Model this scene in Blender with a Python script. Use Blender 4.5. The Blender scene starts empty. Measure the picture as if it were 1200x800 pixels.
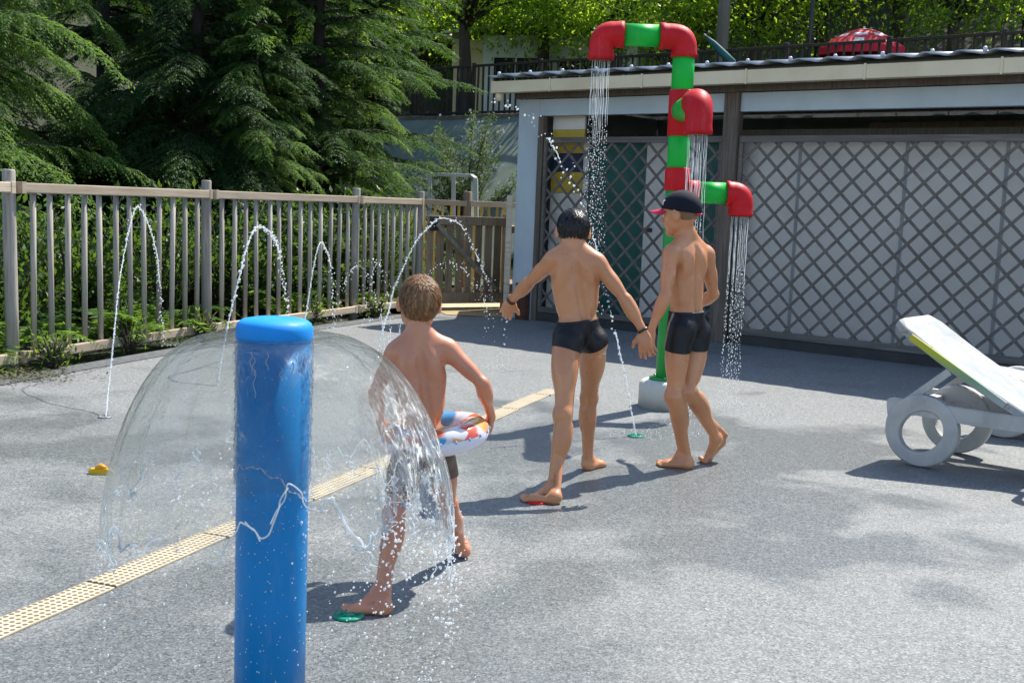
import bpy, bmesh, math, random
import numpy as np
from mathutils import Vector, Matrix

SC = bpy.context.scene
COL = SC.collection
RNG = np.random.default_rng(7)
random.seed(7)

# ---------------------------------------------------------------- camera
F, PITCH, ROLL, CAMH = 1350.0, math.radians(6.8), math.radians(2.2), 1.35
CR, SR = math.cos(ROLL), math.sin(ROLL)

def ray(px, py):
    u = (px - 600) / F; v = (400 - py) / F
    x = u * CR - v * SR; y = u * SR + v * CR
    return Vector((x, math.cos(PITCH) + y * math.sin(PITCH), -math.sin(PITCH) + y * math.cos(PITCH)))

def gnd(px, py, z=0.0):
    d = ray(px, py); t = (z - CAMH) / d.z
    return Vector((d.x * t, d.y * t, z))

def at(px, py, Y):
    d = ray(px, py); t = Y / d.y
    return Vector((d.x * t, Y, CAMH + d.z * t))

cam = bpy.data.cameras.new('camera')
cam.sensor_width = 36; cam.lens = 36 * F / 1200; cam.clip_end = 500; cam.clip_start = 0.05
camo = bpy.data.objects.new('camera', cam); COL.objects.link(camo)
camo.matrix_world = Matrix.Translation((0, 0, CAMH)) @ Matrix.Rotation(math.pi / 2 - PITCH, 4, 'X') @ Matrix.Rotation(ROLL, 4, 'Z')
SC.camera = camo

# ---------------------------------------------------------------- light
SUNV = Vector((0.45, 0.52, 1.0)).normalized()
w = bpy.data.worlds.new('World'); SC.world = w; w.use_nodes = True
nt = w.node_tree; nt.nodes.clear()
o = nt.nodes.new('ShaderNodeOutputWorld'); bg = nt.nodes.new('ShaderNodeBackground')
sky = nt.nodes.new('ShaderNodeTexSky'); sky.sky_type = 'NISHITA'; sky.sun_disc = False
sky.sun_elevation = math.asin(SUNV.z); sky.sun_rotation = math.atan2(SUNV.x, SUNV.y)
sky.air_density = 1.0; sky.dust_density = 0.8; sky.ozone_density = 1.2
bg.inputs[1].default_value = 0.148
nt.links.new(sky.outputs[0], bg.inputs[0]); nt.links.new(bg.outputs[0], o.inputs[0])
sl = bpy.data.lights.new('sun', 'SUN'); sl.energy = 4.6; sl.angle = math.radians(0.53); sl.color = (1.0, 0.95, 0.86)
so = bpy.data.objects.new('sun', sl); COL.objects.link(so); so.location = (8, 10, 20)
so.rotation_euler = SUNV.to_track_quat('Z', 'Y').to_euler()
SC.view_settings.view_transform = 'Standard'; SC.view_settings.look = 'None'
SC.view_settings.exposure = 0.82; SC.view_settings.gamma = 1; SC.view_settings.use_curve_mapping = False
try:
    SC.cycles.max_bounces = 10; SC.cycles.transparent_max_bounces = 24
    SC.cycles.caustics_reflective = False; SC.cycles.caustics_refractive = False
    SC.cycles.sample_clamp_indirect = 6
except Exception: pass

# ---------------------------------------------------------------- materials
class NT:
    def __init__(s, name):
        s.m = bpy.data.materials.new(name); s.m.use_nodes = True
        s.t = s.m.node_tree; s.b = s.t.nodes['Principled BSDF']; s.o = s.t.nodes['Material Output']
    def n(s, typ, **kw):
        x = s.t.nodes.new(typ)
        for k, v in kw.items():
            if k.startswith('_'): x.inputs[k[1:].replace('_', ' ')].default_value = v
            else: setattr(x, k, v)
        return x
    def l(s, a, b): s.t.links.new(a, b)
    def coord(s, kind='Object', scale=(1, 1, 1)):
        tc = s.n('ShaderNodeTexCoord'); mp = s.n('ShaderNodeMapping'); mp.inputs['Scale'].default_value = scale
        s.l(tc.outputs[kind], mp.inputs[0]); return mp.outputs[0]
    def noise(s, vec, scale, detail=4, rough=0.55, dist=0.0):
        x = s.n('ShaderNodeTexNoise'); x.inputs['Scale'].default_value = scale; x.inputs['Detail'].default_value = detail
        x.inputs['Roughness'].default_value = rough; x.inputs['Distortion'].default_value = dist
        s.l(vec, x.inputs['Vector']); return x.outputs['Fac']
    def ramp(s, fac, stops):
        r = s.n('ShaderNodeValToRGB'); e = r.color_ramp.elements
        while len(e) < len(stops): e.new(0.5)
        for i, (p, c) in enumerate(stops):
            e[i].position = p; e[i].color = (c[0], c[1], c[2], 1) if len(c) == 3 else c
        s.l(fac, r.inputs[0]); return r.outputs[0]
    def mix(s, fac, a, b, mode='MIX'):
        x = s.n('ShaderNodeMix', data_type='RGBA', blend_type=mode)
        for v, i in ((fac, 0), (a, 6), (b, 7)):
            if hasattr(v, 'links'): s.l(v, x.inputs[i])
            elif i == 0: x.inputs[0].default_value = v
            else: x.inputs[i].default_value = (v[0], v[1], v[2], 1)
        return x.outputs[2]
    def bump(s, h, strength=0.3, dist=0.01):
        x = s.n('ShaderNodeBump'); x.inputs['Strength'].default_value = strength; x.inputs['Distance'].default_value = dist
        s.l(h, x.inputs['Height']); s.l(x.outputs[0], s.b.inputs['Normal']); return x
    def col(s, c):
        if hasattr(c, 'links'): s.l(c, s.b.inputs['Base Color'])
        else: s.b.inputs['Base Color'].default_value = (c[0], c[1], c[2], 1)
    def set(s, **kw):
        for k, v in kw.items(): s.b.inputs[k.replace('_', ' ')].default_value = v
        return s

def rgb(h):   # 0-255 sRGB -> linear
    return tuple((c / 12.92 if c <= .04045 else ((c + .055) / 1.055) ** 2.4) for c in [v / 255 for v in h])

def mottled(name, c1, c2, scale=6, rough=0.6, bump=0.2, bscale=None, stretch=(1, 1, 1), metal=0, c3=None, spec=0.5, bd=0.004):
    M = NT(name); v = M.coord('Object', stretch)
    n = M.noise(v, scale, 5, 0.6, 0.3)
    st = [(0.32, c1), (0.68, c2)] if c3 is None else [(0.3, c1), (0.5, c2), (0.72, c3)]
    M.col(M.ramp(n, st)); M.set(Roughness=rough, Metallic=metal, Specular_IOR_Level=spec)
    if bump: M.bump(M.noise(v, bscale or scale * 5, 6), bump, bd)
    return M.m

def wood(name, c1, c2, c3, axis='Z', scale=3.0, rough=0.8):
    st = {'X': (0.25, 5, 5), 'Y': (5, 0.25, 5), 'Z': (5, 5, 0.25)}[axis]
    M = NT(name); v = M.coord('Object', st); v2 = M.coord('Object')
    info = M.n('ShaderNodeObjectInfo')
    add = M.n('ShaderNodeVectorMath', operation='ADD'); M.l(v, add.inputs[0])
    mul = M.n('ShaderNodeVectorMath', operation='SCALE'); mul.inputs[0].default_value = (13, 7, 3); M.l(info.outputs['Random'], mul.inputs['Scale'])
    M.l(mul.outputs[0], add.inputs[1])
    g = M.noise(add.outputs[0], scale * 3, 6, 0.65, 0.6); p = M.noise(v2, 1.7, 3)
    c = M.ramp(g, [(0.25, c1), (0.5, c2), (0.8, c3)])
    c = M.mix(M.ramp(p, [(0.35, (0, 0, 0)), (0.75, (0.55, 0.55, 0.55))]), c, c1)
    hs = M.n('ShaderNodeHueSaturation'); M.l(c, hs.inputs['Color'])
    mr = M.n('ShaderNodeMapRange'); mr.inputs[3].default_value = 0.75; mr.inputs[4].default_value = 1.2
    M.l(info.outputs['Random'], mr.inputs[0]); M.l(mr.outputs[0], hs.inputs['Value'])
    M.col(hs.outputs[0]); M.set(Roughness=rough, Specular_IOR_Level=0.3); M.bump(g, 0.5, 0.004)
    return M.m

def leafmat(name, dark, light, trans, tfac=0.45, rough=0.45, nscale=1.3, spec=0.4):
    M = NT(name); v = M.coord('Object')
    n = M.noise(v, nscale, 3); n2 = M.noise(v, 23, 1)
    c = M.ramp(n, [(0.35, dark), (0.65, light)])
    c = M.mix(M.ramp(n2, [(0.4, (0, 0, 0)), (0.7, (0.5, 0.5, 0.5))]), c, light)
    M.col(c); M.set(Roughness=rough, Specular_IOR_Level=spec)
    tr = M.n('ShaderNodeBsdfTranslucent'); tc = M.mix(n2, trans, tuple(x * 0.6 for x in trans)); M.l(tc, tr.inputs[0])
    mx = M.n('ShaderNodeMixShader'); mx.inputs[0].default_value = tfac
    M.l(M.b.outputs[0], mx.inputs[1]); M.l(tr.outputs[0], mx.inputs[2]); M.l(mx.outputs[0], M.o.inputs[0])
    return M.m

MAT = {}
MAT['post_wood'] = wood('weathered_post_wood', (.17, .15, .125), (.32, .29, .25), (.44, .41, .36), 'Z')
MAT['baluster_wood'] = wood('baluster_wood', (.22, .195, .16), (.40, .36, .305), (.53, .49, .42), 'Z')
MAT['rail_wood'] = wood('rail_wood', (.36, .28, .20), (.56, .46, .34), (.68, .58, .45), 'X')
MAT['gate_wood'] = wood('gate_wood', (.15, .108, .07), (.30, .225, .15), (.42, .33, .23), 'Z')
MAT['sunlit_yellow_wood'] = wood('sunlit_yellow_wood', (.40, .27, .08), (.66, .47, .16), (.75, .58, .25), 'Z')  # sun shining through behind the gate is put into this yellow
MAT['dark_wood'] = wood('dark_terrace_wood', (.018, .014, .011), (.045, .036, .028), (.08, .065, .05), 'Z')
MAT['shed_wood'] = wood('shed_post_wood', (.075, .058, .047), (.16, .125, .10), (.26, .21, .175), 'Z')
MAT['lattice_wood'] = wood('lattice_wood', (.085, .072, .062), (.16, .14, .125), (.24, .21, .19), 'X')
MAT['deck_boards'] = wood('threshold_boards', (.33, .23, .10), (.50, .37, .19), (.6, .47, .27), 'X')

# ---------------------------------------------------------------- object helpers
def link(o, parent=None):
    COL.objects.link(o)
    if parent is not None: o.parent = parent
    return o

def tag(o, label=None, cat=None, group=None, kind=None):
    if label: o['label'] = label
    if cat: o['category'] = cat
    if group: o['group'] = group
    if kind: o['kind'] = kind
    return o

def thing(name, loc, label, cat, group=None, rz=0.0):
    o = bpy.data.objects.new(name, None); o.empty_display_size = 0.1
    COL.objects.link(o); o.location = loc; o.rotation_euler = (0, 0, rz)
    return tag(o, label, cat, group)

def from_arrays(name, V, Fs, mat, parent=None, smooth=False):
    """V (n,3); Fs int array (m,3|4) or list of lists"""
    me = bpy.data.meshes.new(name)
    V = np.asarray(V, dtype=np.float32)
    if isinstance(Fs, np.ndarray):
        k = Fs.shape[1]; m = Fs.shape[0]
        me.vertices.add(len(V)); me.vertices.foreach_set('co', V.ravel())
        me.loops.add(m * k); me.loops.foreach_set('vertex_index', Fs.astype(np.int32).ravel())
        me.polygons.add(m); me.polygons.foreach_set('loop_start', np.arange(0, m * k, k, dtype=np.int32))
        me.polygons.foreach_set('loop_total', np.full(m, k, dtype=np.int32))
        me.update(calc_edges=True); me.validate()
    else:
        me.from_pydata([tuple(map(float, v)) for v in V], [], Fs); me.update()
    if mat:
        for mm in (mat if isinstance(mat, (list, tuple)) else [mat]): me.materials.append(mm)
    if smooth: me.polygons.foreach_set('use_smooth', [True] * len(me.polygons))
    return link(bpy.data.objects.new(name, me), parent)

class MB:
    """collects shapes, builds ONE mesh object"""
    def __init__(s): s.bm = bmesh.new()
    def box(s, lo, hi, bev=0.0, M=None, mi=0):
        lo, hi = Vector(lo), Vector(hi)
        r = bmesh.ops.create_cube(s.bm, size=1); vs = r['verts']
        for v in vs: v.co = Vector([(lo[i] + hi[i]) / 2 + v.co[i] * (hi[i] - lo[i]) for i in range(3)])
        fs = list({f for v in vs for f in v.link_faces})
        for f in fs: f.material_index = mi
        if bev:
            es = list({e for v in vs for e in v.link_edges})
            rr = bmesh.ops.bevel(s.bm, geom=es, offset=bev, segments=2, profile=0.6, affect='EDGES')
            vs = list({v for f in rr['faces'] for v in f.verts} | {v for v in vs if v.is_valid})
            for f in rr['faces']: f.material_index = mi
        if M is not None:
            for v in vs: v.co = M @ v.co
        return s
    def bar(s, a, b, wx, wy, up=(0, 0, 1), bev=0.0, mi=0):
        """rectangular bar from a to b; wx across, wy along 'up'"""
        a, b = Vector(a), Vector(b); d = b - a; L = d.length; d.normalize()
        x = d.cross(Vector(up)); 
        if x.length < 1e-4: x = d.cross(Vector((0, 1, 0)))
        x.normalize(); y = x.cross(d)
        M = Matrix((( x.x, d.x, y.x, (a.x + b.x) / 2), (x.y, d.y, y.y, (a.y + b.y) / 2), (x.z, d.z, y.z, (a.z + b.z) / 2), (0, 0, 0, 1)))
        return s.box((-wx / 2, -L / 2, -wy / 2), (wx / 2, L / 2, wy / 2), bev, M, mi)
    def tube(s, pts, radii, n=12, cap=True, mi=0, smooth=True):
        pts = [Vector(p) for p in pts]
        if not hasattr(radii, '__len__'): radii = [radii] * len(pts)
        rings = []; prev = None
        for i, p in enumerate(pts):
            d = (pts[min(i + 1, len(pts) - 1)] - pts[max(i - 1, 0)])
            if d.length < 1e-9: d = Vector((0, 0, 1))
            d.normalize()
            if prev is None:
                x = d.cross(Vector((0, 0, 1)))
                if x.length < 1e-3: x = d.cross(Vector((0, 1, 0)))
            else: x = prev - d * prev.dot(d)
            x.normalize(); prev = x; y = d.cross(x)
            rings.append([s.bm.verts.new(p + (x * math.cos(2 * math.pi * k / n) + y * math.sin(2 * math.pi * k / n)) * radii[i]) for k in range(n)])
        for a, b in zip(rings, rings[1:]):
            for k in range(n):
                f = s.bm.faces.new((a[k], a[(k + 1) % n], b[(k + 1) % n], b[k])); f.smooth = smooth; f.material_index = mi
        if cap:
            f = s.bm.faces.new(rings[0][::-1]); f.material_index = mi
            f = s.bm.faces.new(rings[-1]); f.material_index = mi
        return s
    def lathe(s, prof, c=(0, 0, 0), n=32, mi=0, cap=True):
        c = Vector(c); rings = []
        for r, z in prof:
            rings.append([s.bm.verts.new(c + Vector((r * math.cos(2 * math.pi * k / n), r * math.sin(2 * math.pi * k / n), z))) for k in range(n)])
        for a, b in zip(rings, rings[1:]):
            for k in range(n):
                f = s.bm.faces.new((a[k], a[(k + 1) % n], b[(k + 1) % n], b[k])); f.smooth = True; f.material_index = mi
        if cap:
            s.bm.faces.new(rings[0][::-1]).material_index = mi; s.bm.faces.new(rings[-1]).material_index = mi
        return s
    def poly(s, pts, mi=0):
        f = s.bm.faces.new([s.bm.verts.new(Vector(p)) for p in pts]); f.material_index = mi; return s
    def prism(s, pts2, lo, hi, fn, mi=0):
        """extrude outline pts2 between lo and hi; fn(u, v, t)->Vector"""
        a = [s.bm.verts.new(fn(u, v, lo)) for u, v in pts2]; b = [s.bm.verts.new(fn(u, v, hi)) for u, v in pts2]
        n = len(a)
        for k in range(n): s.bm.faces.new((a[k], a[(k + 1) % n], b[(k + 1) % n], b[k])).material_index = mi
        s.bm.faces.new(a[::-1]).material_index = mi; s.bm.faces.new(b).material_index = mi
        return s
    def build(s, name, mat, parent=None, auto=True):
        bmesh.ops.recalc_face_normals(s.bm, faces=s.bm.faces)
        me = bpy.data.meshes.new(name); s.bm.to_mesh(me); s.bm.free()
        for mm in (mat if isinstance(mat, (list, tuple)) else [mat]): me.materials.append(mm)
        return link(bpy.data.objects.new(name, me), parent)

def copy_tree(o, parent=None):
    c = o.copy(); COL.objects.link(c); c.parent = parent
    for ch in list(o.children): copy_tree(ch, c)
    return c

def smoothpath(pts, n):
    """Catmull-Rom through points"""
    P = [Vector(p) for p in pts]; P = [P[0] * 2 - P[1]] + P + [P[-1] * 2 - P[-2]]
    out = []; segs = len(P) - 3
    for i in range(n):
        t = i / (n - 1) * segs; k = min(int(t), segs - 1); t -= k
        a, b, c, d = P[k:k + 4]
        out.append(0.5 * ((2 * b) + (c - a) * t + (2 * a - 5 * b + 4 * c - d) * t * t + (3 * b - a - 3 * c + d) * t ** 3))
    return out
# ================================================================ SETTING
# ---- shed frame: origin at the foot of its left corner, local x along the front, local y inward
SHO = Vector((-0.02, 13.72, 0)); SHPHI = math.radians(38.5)
SU = Vector((math.cos(SHPHI), -math.sin(SHPHI), 0)); SI = Vector((math.sin(SHPHI), math.cos(SHPHI), 0))
def shed_local(px, py, inset=0.0):
    """point of the shed plane seen at a pixel, as local (x, z)"""
    d = ray(px, py); C0 = Vector((0, 0, CAMH)); p0 = SHO + SI * inset
    t = (p0 - C0).dot(SI) / d.dot(SI); p = C0 + d * t
    return (p - SHO).dot(SU), p.z

TN = Vector((0.636, 0.772, 0)); TP = Vector((-2.0, 25.0, 0))      # terrace edge
def terrain_h(x, y):
    d = (x - TP.x) * TN.x + (y - TP.y) * TN.y
    h = np.where(d > -0.35, 3.12 + 0.03 * np.maximum(d, 0), np.clip((d + 4.2) / 3.85, 0, 1) ** 1.1 * 3.12)
    h = h + np.maximum(d - 7, 0) * 0.42
    left = np.clip((-x - 6) / 10, 0, 1) * np.clip((y - 6) / 10, 0, 1)
    h = np.maximum(h, left * np.maximum(0, (y - 8)) * 0.35)
    return h - 0.10

xs = np.concatenate([np.linspace(-140, -22, 12), np.linspace(-20, 20, 121), np.linspace(22, 140, 12)])
ys = np.concatenate([np.linspace(-60, 6, 8), np.linspace(7, 45, 115), np.linspace(47, 180, 14)])
X, Y = np.meshgrid(xs, ys); Z = terrain_h(X, Y); Z = Z + 0.03 * np.sin(X * 2.1 + Y) * (Z > 0)
nx, ny = len(xs), len(ys)
idx = np.arange(nx * ny).reshape(ny, nx)
Fq = np.stack([idx[:-1, :-1], idx[:-1, 1:], idx[1:, 1:], idx[1:, :-1]], -1).reshape(-1, 4)
M = NT('earth_and_litter'); v = M.coord('Object')
n = M.noise(v, 2.2, 8, 0.7); g = M.noise(v, 30, 4)
c = M.ramp(n, [(0.3, (.010, .011, .007)), (0.5, (.016, .022, .009)), (0.7, (.026, .035, .011))])
M.col(M.mix(0.35, c, M.ramp(g, [(0.3, (.02, .014, .01)), (0.7, (.07, .09, .03))]))); M.set(Roughness=0.95); M.bump(g, 0.8, 0.03)
tag(from_arrays('terrain', np.stack([X, Y, Z], -1).reshape(-1, 3), Fq, M.m, smooth=True), kind='structure')

# ---- pool deck
FP = [gnd(-215, 492), gnd(15, 432), gnd(242, 394.5), gnd(414, 371), gnd(489, 362)]     # fence post feet
FP[0] = FP[1] + (FP[1] - FP[2]) * 1.0
GATE_R = Vector((-0.17, 14.95, 0)); SIDE_N = SHO + Vector((-0.02, 0.06, 0))
M = NT('granular_deck'); v = M.coord('Object')
vo = M.n('ShaderNodeTexVoronoi'); vo.inputs['Scale'].default_value = 150; M.l(v, vo.inputs['Vector'])
sep = M.n('ShaderNodeSeparateColor'); M.l(vo.outputs['Color'], sep.inputs[0])
grain = M.ramp(sep.outputs[0], [(0.0, (.08, .085, .085)), (0.22, (.145, .15, .15)), (0.58, (.20, .208, .205)), (0.84, (.255, .262, .258)), (0.97, (.34, .35, .34))])
vo2 = M.n('ShaderNodeTexVoronoi'); vo2.inputs['Scale'].default_value = 62; M.l(v, vo2.inputs['Vector'])
sep2 = M.n('ShaderNodeSeparateColor'); M.l(vo2.outputs['Color'], sep2.inputs[0])
grain = M.mix(0.22, grain, M.ramp(sep2.outputs[1], [(0.1, (.13, .14, .14)), (0.6, (.21, .22, .22)), (0.93, (.32, .33, .325))]))
big = M.noise(v, 0.5, 3, 0.5, 0.3); mid = M.noise(v, 2.0, 3, 0.5, 0.4)
wet = M.n('ShaderNodeMath', operation='ADD'); M.l(big, wet.inputs[0]); M.l(mid, wet.inputs[1])
def near(cx, cy, r0, r1):
    vd = M.n('ShaderNodeVectorMath', operation='DISTANCE'); vd.inputs[1].default_value = (cx, cy, 0); M.l(v, vd.inputs[0])
    mr = M.n('ShaderNodeMapRange'); mr.inputs[1].default_value = r1; mr.inputs[2].default_value = r0; mr.inputs[3].default_value = 0; mr.inputs[4].default_value = .34; M.l(vd.outputs[1], mr.inputs[0])
    return mr.outputs[0]
for args in ((-.9, 3.3, .5, 2.2), (.7, 6.2, .6, 2.2), (-2.2, 6.0, .2, 1.3), (1.6, 6.9, .2, 1.2), (1.3, 4.6, .2, 1.4)):
    a_ = M.n('ShaderNodeMath', operation='ADD'); M.l(wet.outputs[0], a_.inputs[0]); M.l(near(*args), a_.inputs[1]); wet = a_
wm = M.n('ShaderNodeMapRange'); wm.inputs[1].default_value = .98; wm.inputs[2].default_value = 1.34; M.l(wet.outputs[0], wm.inputs[0]); wetf = M.ramp(wm.outputs[0], [(0, (0, 0, 0)), (1, (1, 1, 1))])
colr = M.mix(wetf, M.mix(1.0, grain, (.93, .935, .93), 'MULTIPLY'), M.mix(1.0, grain, (.68, .70, .71), 'MULTIPLY'))
st = M.noise(v, 9, 7, 0.75, 1.2)
colr = M.mix(M.ramp(st, [(0.72, (0, 0, 0)), (0.90, (.2, .2, .2))]), colr, (.34, .355, .35))
M.col(colr)
rr = M.ramp(wetf, [(0, (.85, .85, .85)), (1, (.34, .34, .34))]); M.l(rr, M.b.inputs['Roughness']); M.set(Specular_IOR_Level=0.45)
hgt = M.n('ShaderNodeMath', operation='ADD'); M.l(vo.outputs['Distance'], hgt.inputs[0]); M.l(sep.outputs[1], hgt.inputs[1])
M.bump(hgt.outputs[0], 0.3, 0.003)
MAT['deck'] = M.m
off = Vector((0.05, -0.02, 0))
edge = [p + Vector((0.22, -0.05, 0)) for p in FP]
deck = [Vector((-9, 3.2, 0)) , edge[0] + Vector((-.6, -1.4, 0))] + edge + [Vector((-1.0, 14.5, 0)), GATE_R + Vector((0, 0.0, 0)), SHO + SI * 0.3, SHO + SI * 0.3 + SU * 9, Vector((16, 8, 0)), Vector((16, -8, 0)), Vector((-9, -8, 0))]
mb = MB(); a = [mb.bm.verts.new(p) for p in deck]; b = [mb.bm.verts.new(p - Vector((0, 0, 0.09))) for p in deck]
mb.bm.faces.new(a)
for k in range(len(a)): mb.bm.faces.new((a[k], b[k], b[(k + 1) % len(a)], a[(k + 1) % len(a)]))
bmesh.ops.triangulate(mb.bm, faces=[f for f in mb.bm.faces if len(f.verts) > 4])
tag(mb.build('pool_deck', MAT['deck']), kind='structure')
# darker asphalt margin that runs along the fence foot
def strip(name, pts_in, pts_out, z, m):
    mb = MB()
    for i in range(len(pts_in) - 1):
        mb.poly([pts_in[i] + Vector((0, 0, z)), pts_in[i + 1] + Vector((0, 0, z)), pts_out[i + 1] + Vector((0, 0, z)), pts_out[i] + Vector((0, 0, z))])
    bmesh.ops.remove_doubles(mb.bm, verts=mb.bm.verts, dist=1e-4)
    o = mb.build(name, m); tag(o, kind='structure'); return o
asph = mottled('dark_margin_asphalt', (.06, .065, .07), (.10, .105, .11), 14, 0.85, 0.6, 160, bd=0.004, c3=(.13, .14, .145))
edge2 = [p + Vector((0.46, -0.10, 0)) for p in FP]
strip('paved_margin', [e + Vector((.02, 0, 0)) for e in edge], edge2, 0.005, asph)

# sunlit boarded threshold in front of the gate
tl = [gnd(523, 369), gnd(590, 372), GATE_R + Vector((.05, -.05, 0)), Vector((-1.0, 14.42, 0))]
mb = MB(); mb.poly([p + Vector((0, 0, .006)) for p in tl]); tag(mb.build('gate_path', MAT['deck_boards']), kind='structure')
# path on the far side of the gate
mb = MB(); mb.poly([Vector((-2.6, 15.0, .012)), Vector((-.95, 14.55, .012)), GATE_R + Vector((.1, .1, .012)), Vector((.6, 16.4, .012)), Vector((-1.8, 16.9, .012))])
tag(mb.build('path', mottled('pale_path', (.40, .33, .2), (.55, .46, .3), 8, .9, .3)), kind='structure')

# ---- drain gratings in a line
M = NT('cream_grating'); v = M.coord('Object', (40, 40, 40))
ch = M.n('ShaderNodeTexVoronoi'); ch.voronoi_dimensions = '2D'; ch.inputs['Scale'].default_value = 1.0; ch.inputs['Randomness'].default_value = 0.0; M.l(v, ch.inputs['Vector'])
hole = M.ramp(ch.outputs['Distance'], [(0.30, (1, 1, 1)), (0.40, (0, 0, 0))])
pl = M.noise(M.coord('Object'), 7, 5)
M.col(M.mix(hole, M.ramp(pl, [(0.3, (.46, .39, .27)), (0.7, (.62, .54, .40))]), (.16, .115, .06))); M.set(Roughness=.5)
M.bump(hole, -0.4, 0.004)
MAT['grate'] = M.m
D0 = gnd(-60, 765); D1 = gnd(648, 457); DD = (D1 - D0).normalized(); DX = Vector((DD.y, -DD.x, 0))
tot = (D1 - D0).length; seg = 0.66
lab = ['cream perforated drain cover cut by the left picture edge', 'cream perforated drain cover left of the blue water post, second along the drain line',
       'cream perforated drain cover just behind the blue water post under the water dome', 'cream drain cover seen through the falling water dome, behind its wet front',
       'cream drain cover beyond the blue post near the smallest child', 'cream drain cover behind the waist of the smallest child',
       'cream drain cover between the swim ring and the taller boys', 'dry cream drain cover beside the leg of the middle boy', 'last cream drain cover at the far end of the drain line']
k = 0; s0 = 0.0; gi = 0
while s0 < tot - 0.2:
    mb = MB(); L = min(seg, tot - s0) - 0.012
    mb.box((-.062, 0, 0), (.062, L, .009), .003)
    o = mb.build('drain_cover', MAT['grate']); o.location = D0 + DD * s0; o.rotation_euler = (0, 0, math.atan2(-DD.x, DD.y) + random.uniform(-.012, .012)); o.location += DX * random.uniform(-.011, .011)
    tag(o, lab[min(gi, len(lab) - 1)], 'drain cover', 'cream covers along the drain line'); gi += 1
    s0 += seg
NGRATE = gi

# ---- fence -----------------------------------------------------------------
def fence_post(p, h, r, label, m='post_wood', name='fence_post'):
    mb = MB(); mb.tube([(0, 0, -.08), (0, 0, .5), (.004, .003, 1.0), (0, 0, h - .012), (0, 0, h)], [r * 1.04, r, r, r * .98, r * .86], 14)
    o = mb.build(name, MAT[m]); o.location = p
    o.rotation_euler = (random.uniform(-.01, .01), random.uniform(-.01, .01), random.uniform(0, 6))
    return tag(o, label, 'fence post', 'round wooden fence posts')

def fence_section(a, b, n, label, top=1.33, low=.09, rb=.0225, wm='baluster_wood', rm='rail_wood', name='fence_section', group='wooden fence sections', railh=.075, gap=.06, square=False):
    d = b - a; L = d.length; ang = math.atan2(d.y, d.x)
    t = thing(name, a, label, 'fence', group, ang)
    for z in (low, top):
        mb = MB(); mb.box((gap, -.075, z - railh / 2), (L - gap, -.035, z + railh / 2), .008)
        if rm == 'rail_wood':
            mb.box((gap - .03, -.079, z - railh / 2 - .006), (gap + .012, -.02, z + railh / 2 + .006), .004)
            mb.box((L - gap - .012, -.079, z - railh / 2 - .006), (L - gap + .03, -.02, z + railh / 2 + .006), .004)
        mb.build('rail', MAT[rm], t)
    for k in range(n):
        x = L * (k + 1) / (n + 1) + random.uniform(-.008, .008)
        mb = MB()
        if square: mb.box((-.018, -.034, low - .05), (.018, -.008, top + .02), .003)
        else: mb.tube([(0, 0, low - .035), (0, 0, (low + top) / 2), (0, 0, top - .01)], [rb, rb * random.uniform(.95, 1.05), rb], 9)
        o = mb.build('baluster', MAT[wm], t); o.location = (x, -.034 + rb * .55 if not square else 0, 0)
        o.rotation_euler = (random.uniform(-.008, .008), random.uniform(-.012, .012), random.uniform(0, 3) if not square else 0)
    return t
plab = ['fence post just outside the left picture edge', 'weathered round fence post nearest the left picture edge, beside fern branches',
        'thick round fence post left of the blue water post, in full sun', 'round fence post behind the smallest child to his left, among small fountains',
        'grey fence post the gate hangs on, left of the dark latch']
for p, l in zip(FP, plab): fence_post(p, 1.46, .047, l)
slab = ['wooden fence section running out past the left picture edge', 'sunlit wooden fence section at far left with fern leaves between its balusters',
        'wooden fence section behind the blue water post', 'wooden fence section next to the gate, behind the low fountains']
for i in range(4): fence_section(FP[i], FP[i + 1], [12, 12, 13, 8][i], slab[i])

# gate
g0 = FP[4] + Vector((.08, .03, 0)); g1 = GATE_R; d = g1 - g0; GL = d.length
gate = thing('wooden_gate', g0, 'dark weathered wooden gate with a diagonal brace and black latch, beside the shed', 'gate', rz=math.atan2(d.y, d.x))
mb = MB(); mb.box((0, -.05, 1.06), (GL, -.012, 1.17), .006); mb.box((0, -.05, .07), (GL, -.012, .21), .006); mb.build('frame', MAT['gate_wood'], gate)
mb = MB(); mb.bar((.10, -.075, 1.06), (GL - .12, -.075, .25), .045, .10, up=(0, -1, .0)); mb.bm.normal_update(); mb.build('brace', MAT['post_wood'], gate)
nb = 8
for k in range(nb):
    x0 = GL * k / nb + .012
    mb = MB(); wd = GL / nb * random.uniform(.62, .8)
    mb.box((x0, -.009, .10), (x0 + wd, .014, 1.14 + random.uniform(-.01, .02)), .004); mb.build('board', MAT['gate_wood'], gate)
mb = MB(); mb.box((0.02, -.10, .98), (.12, -.052, 1.16), .012); mb.tube([(.07, -.12, 1.03), (.07, -.10, 1.03)], .014, 10); mb.build('latch', mottled('black_plastic', (.012, .012, .014), (.03, .03, .032), 9, .4, 0), gate)
fence_post(GATE_R + Vector((.05, .02, 0)), 1.22, .055, 'square cut dark gate post at the right side of the gate', 'gate_wood', 'gate_post')
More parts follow.
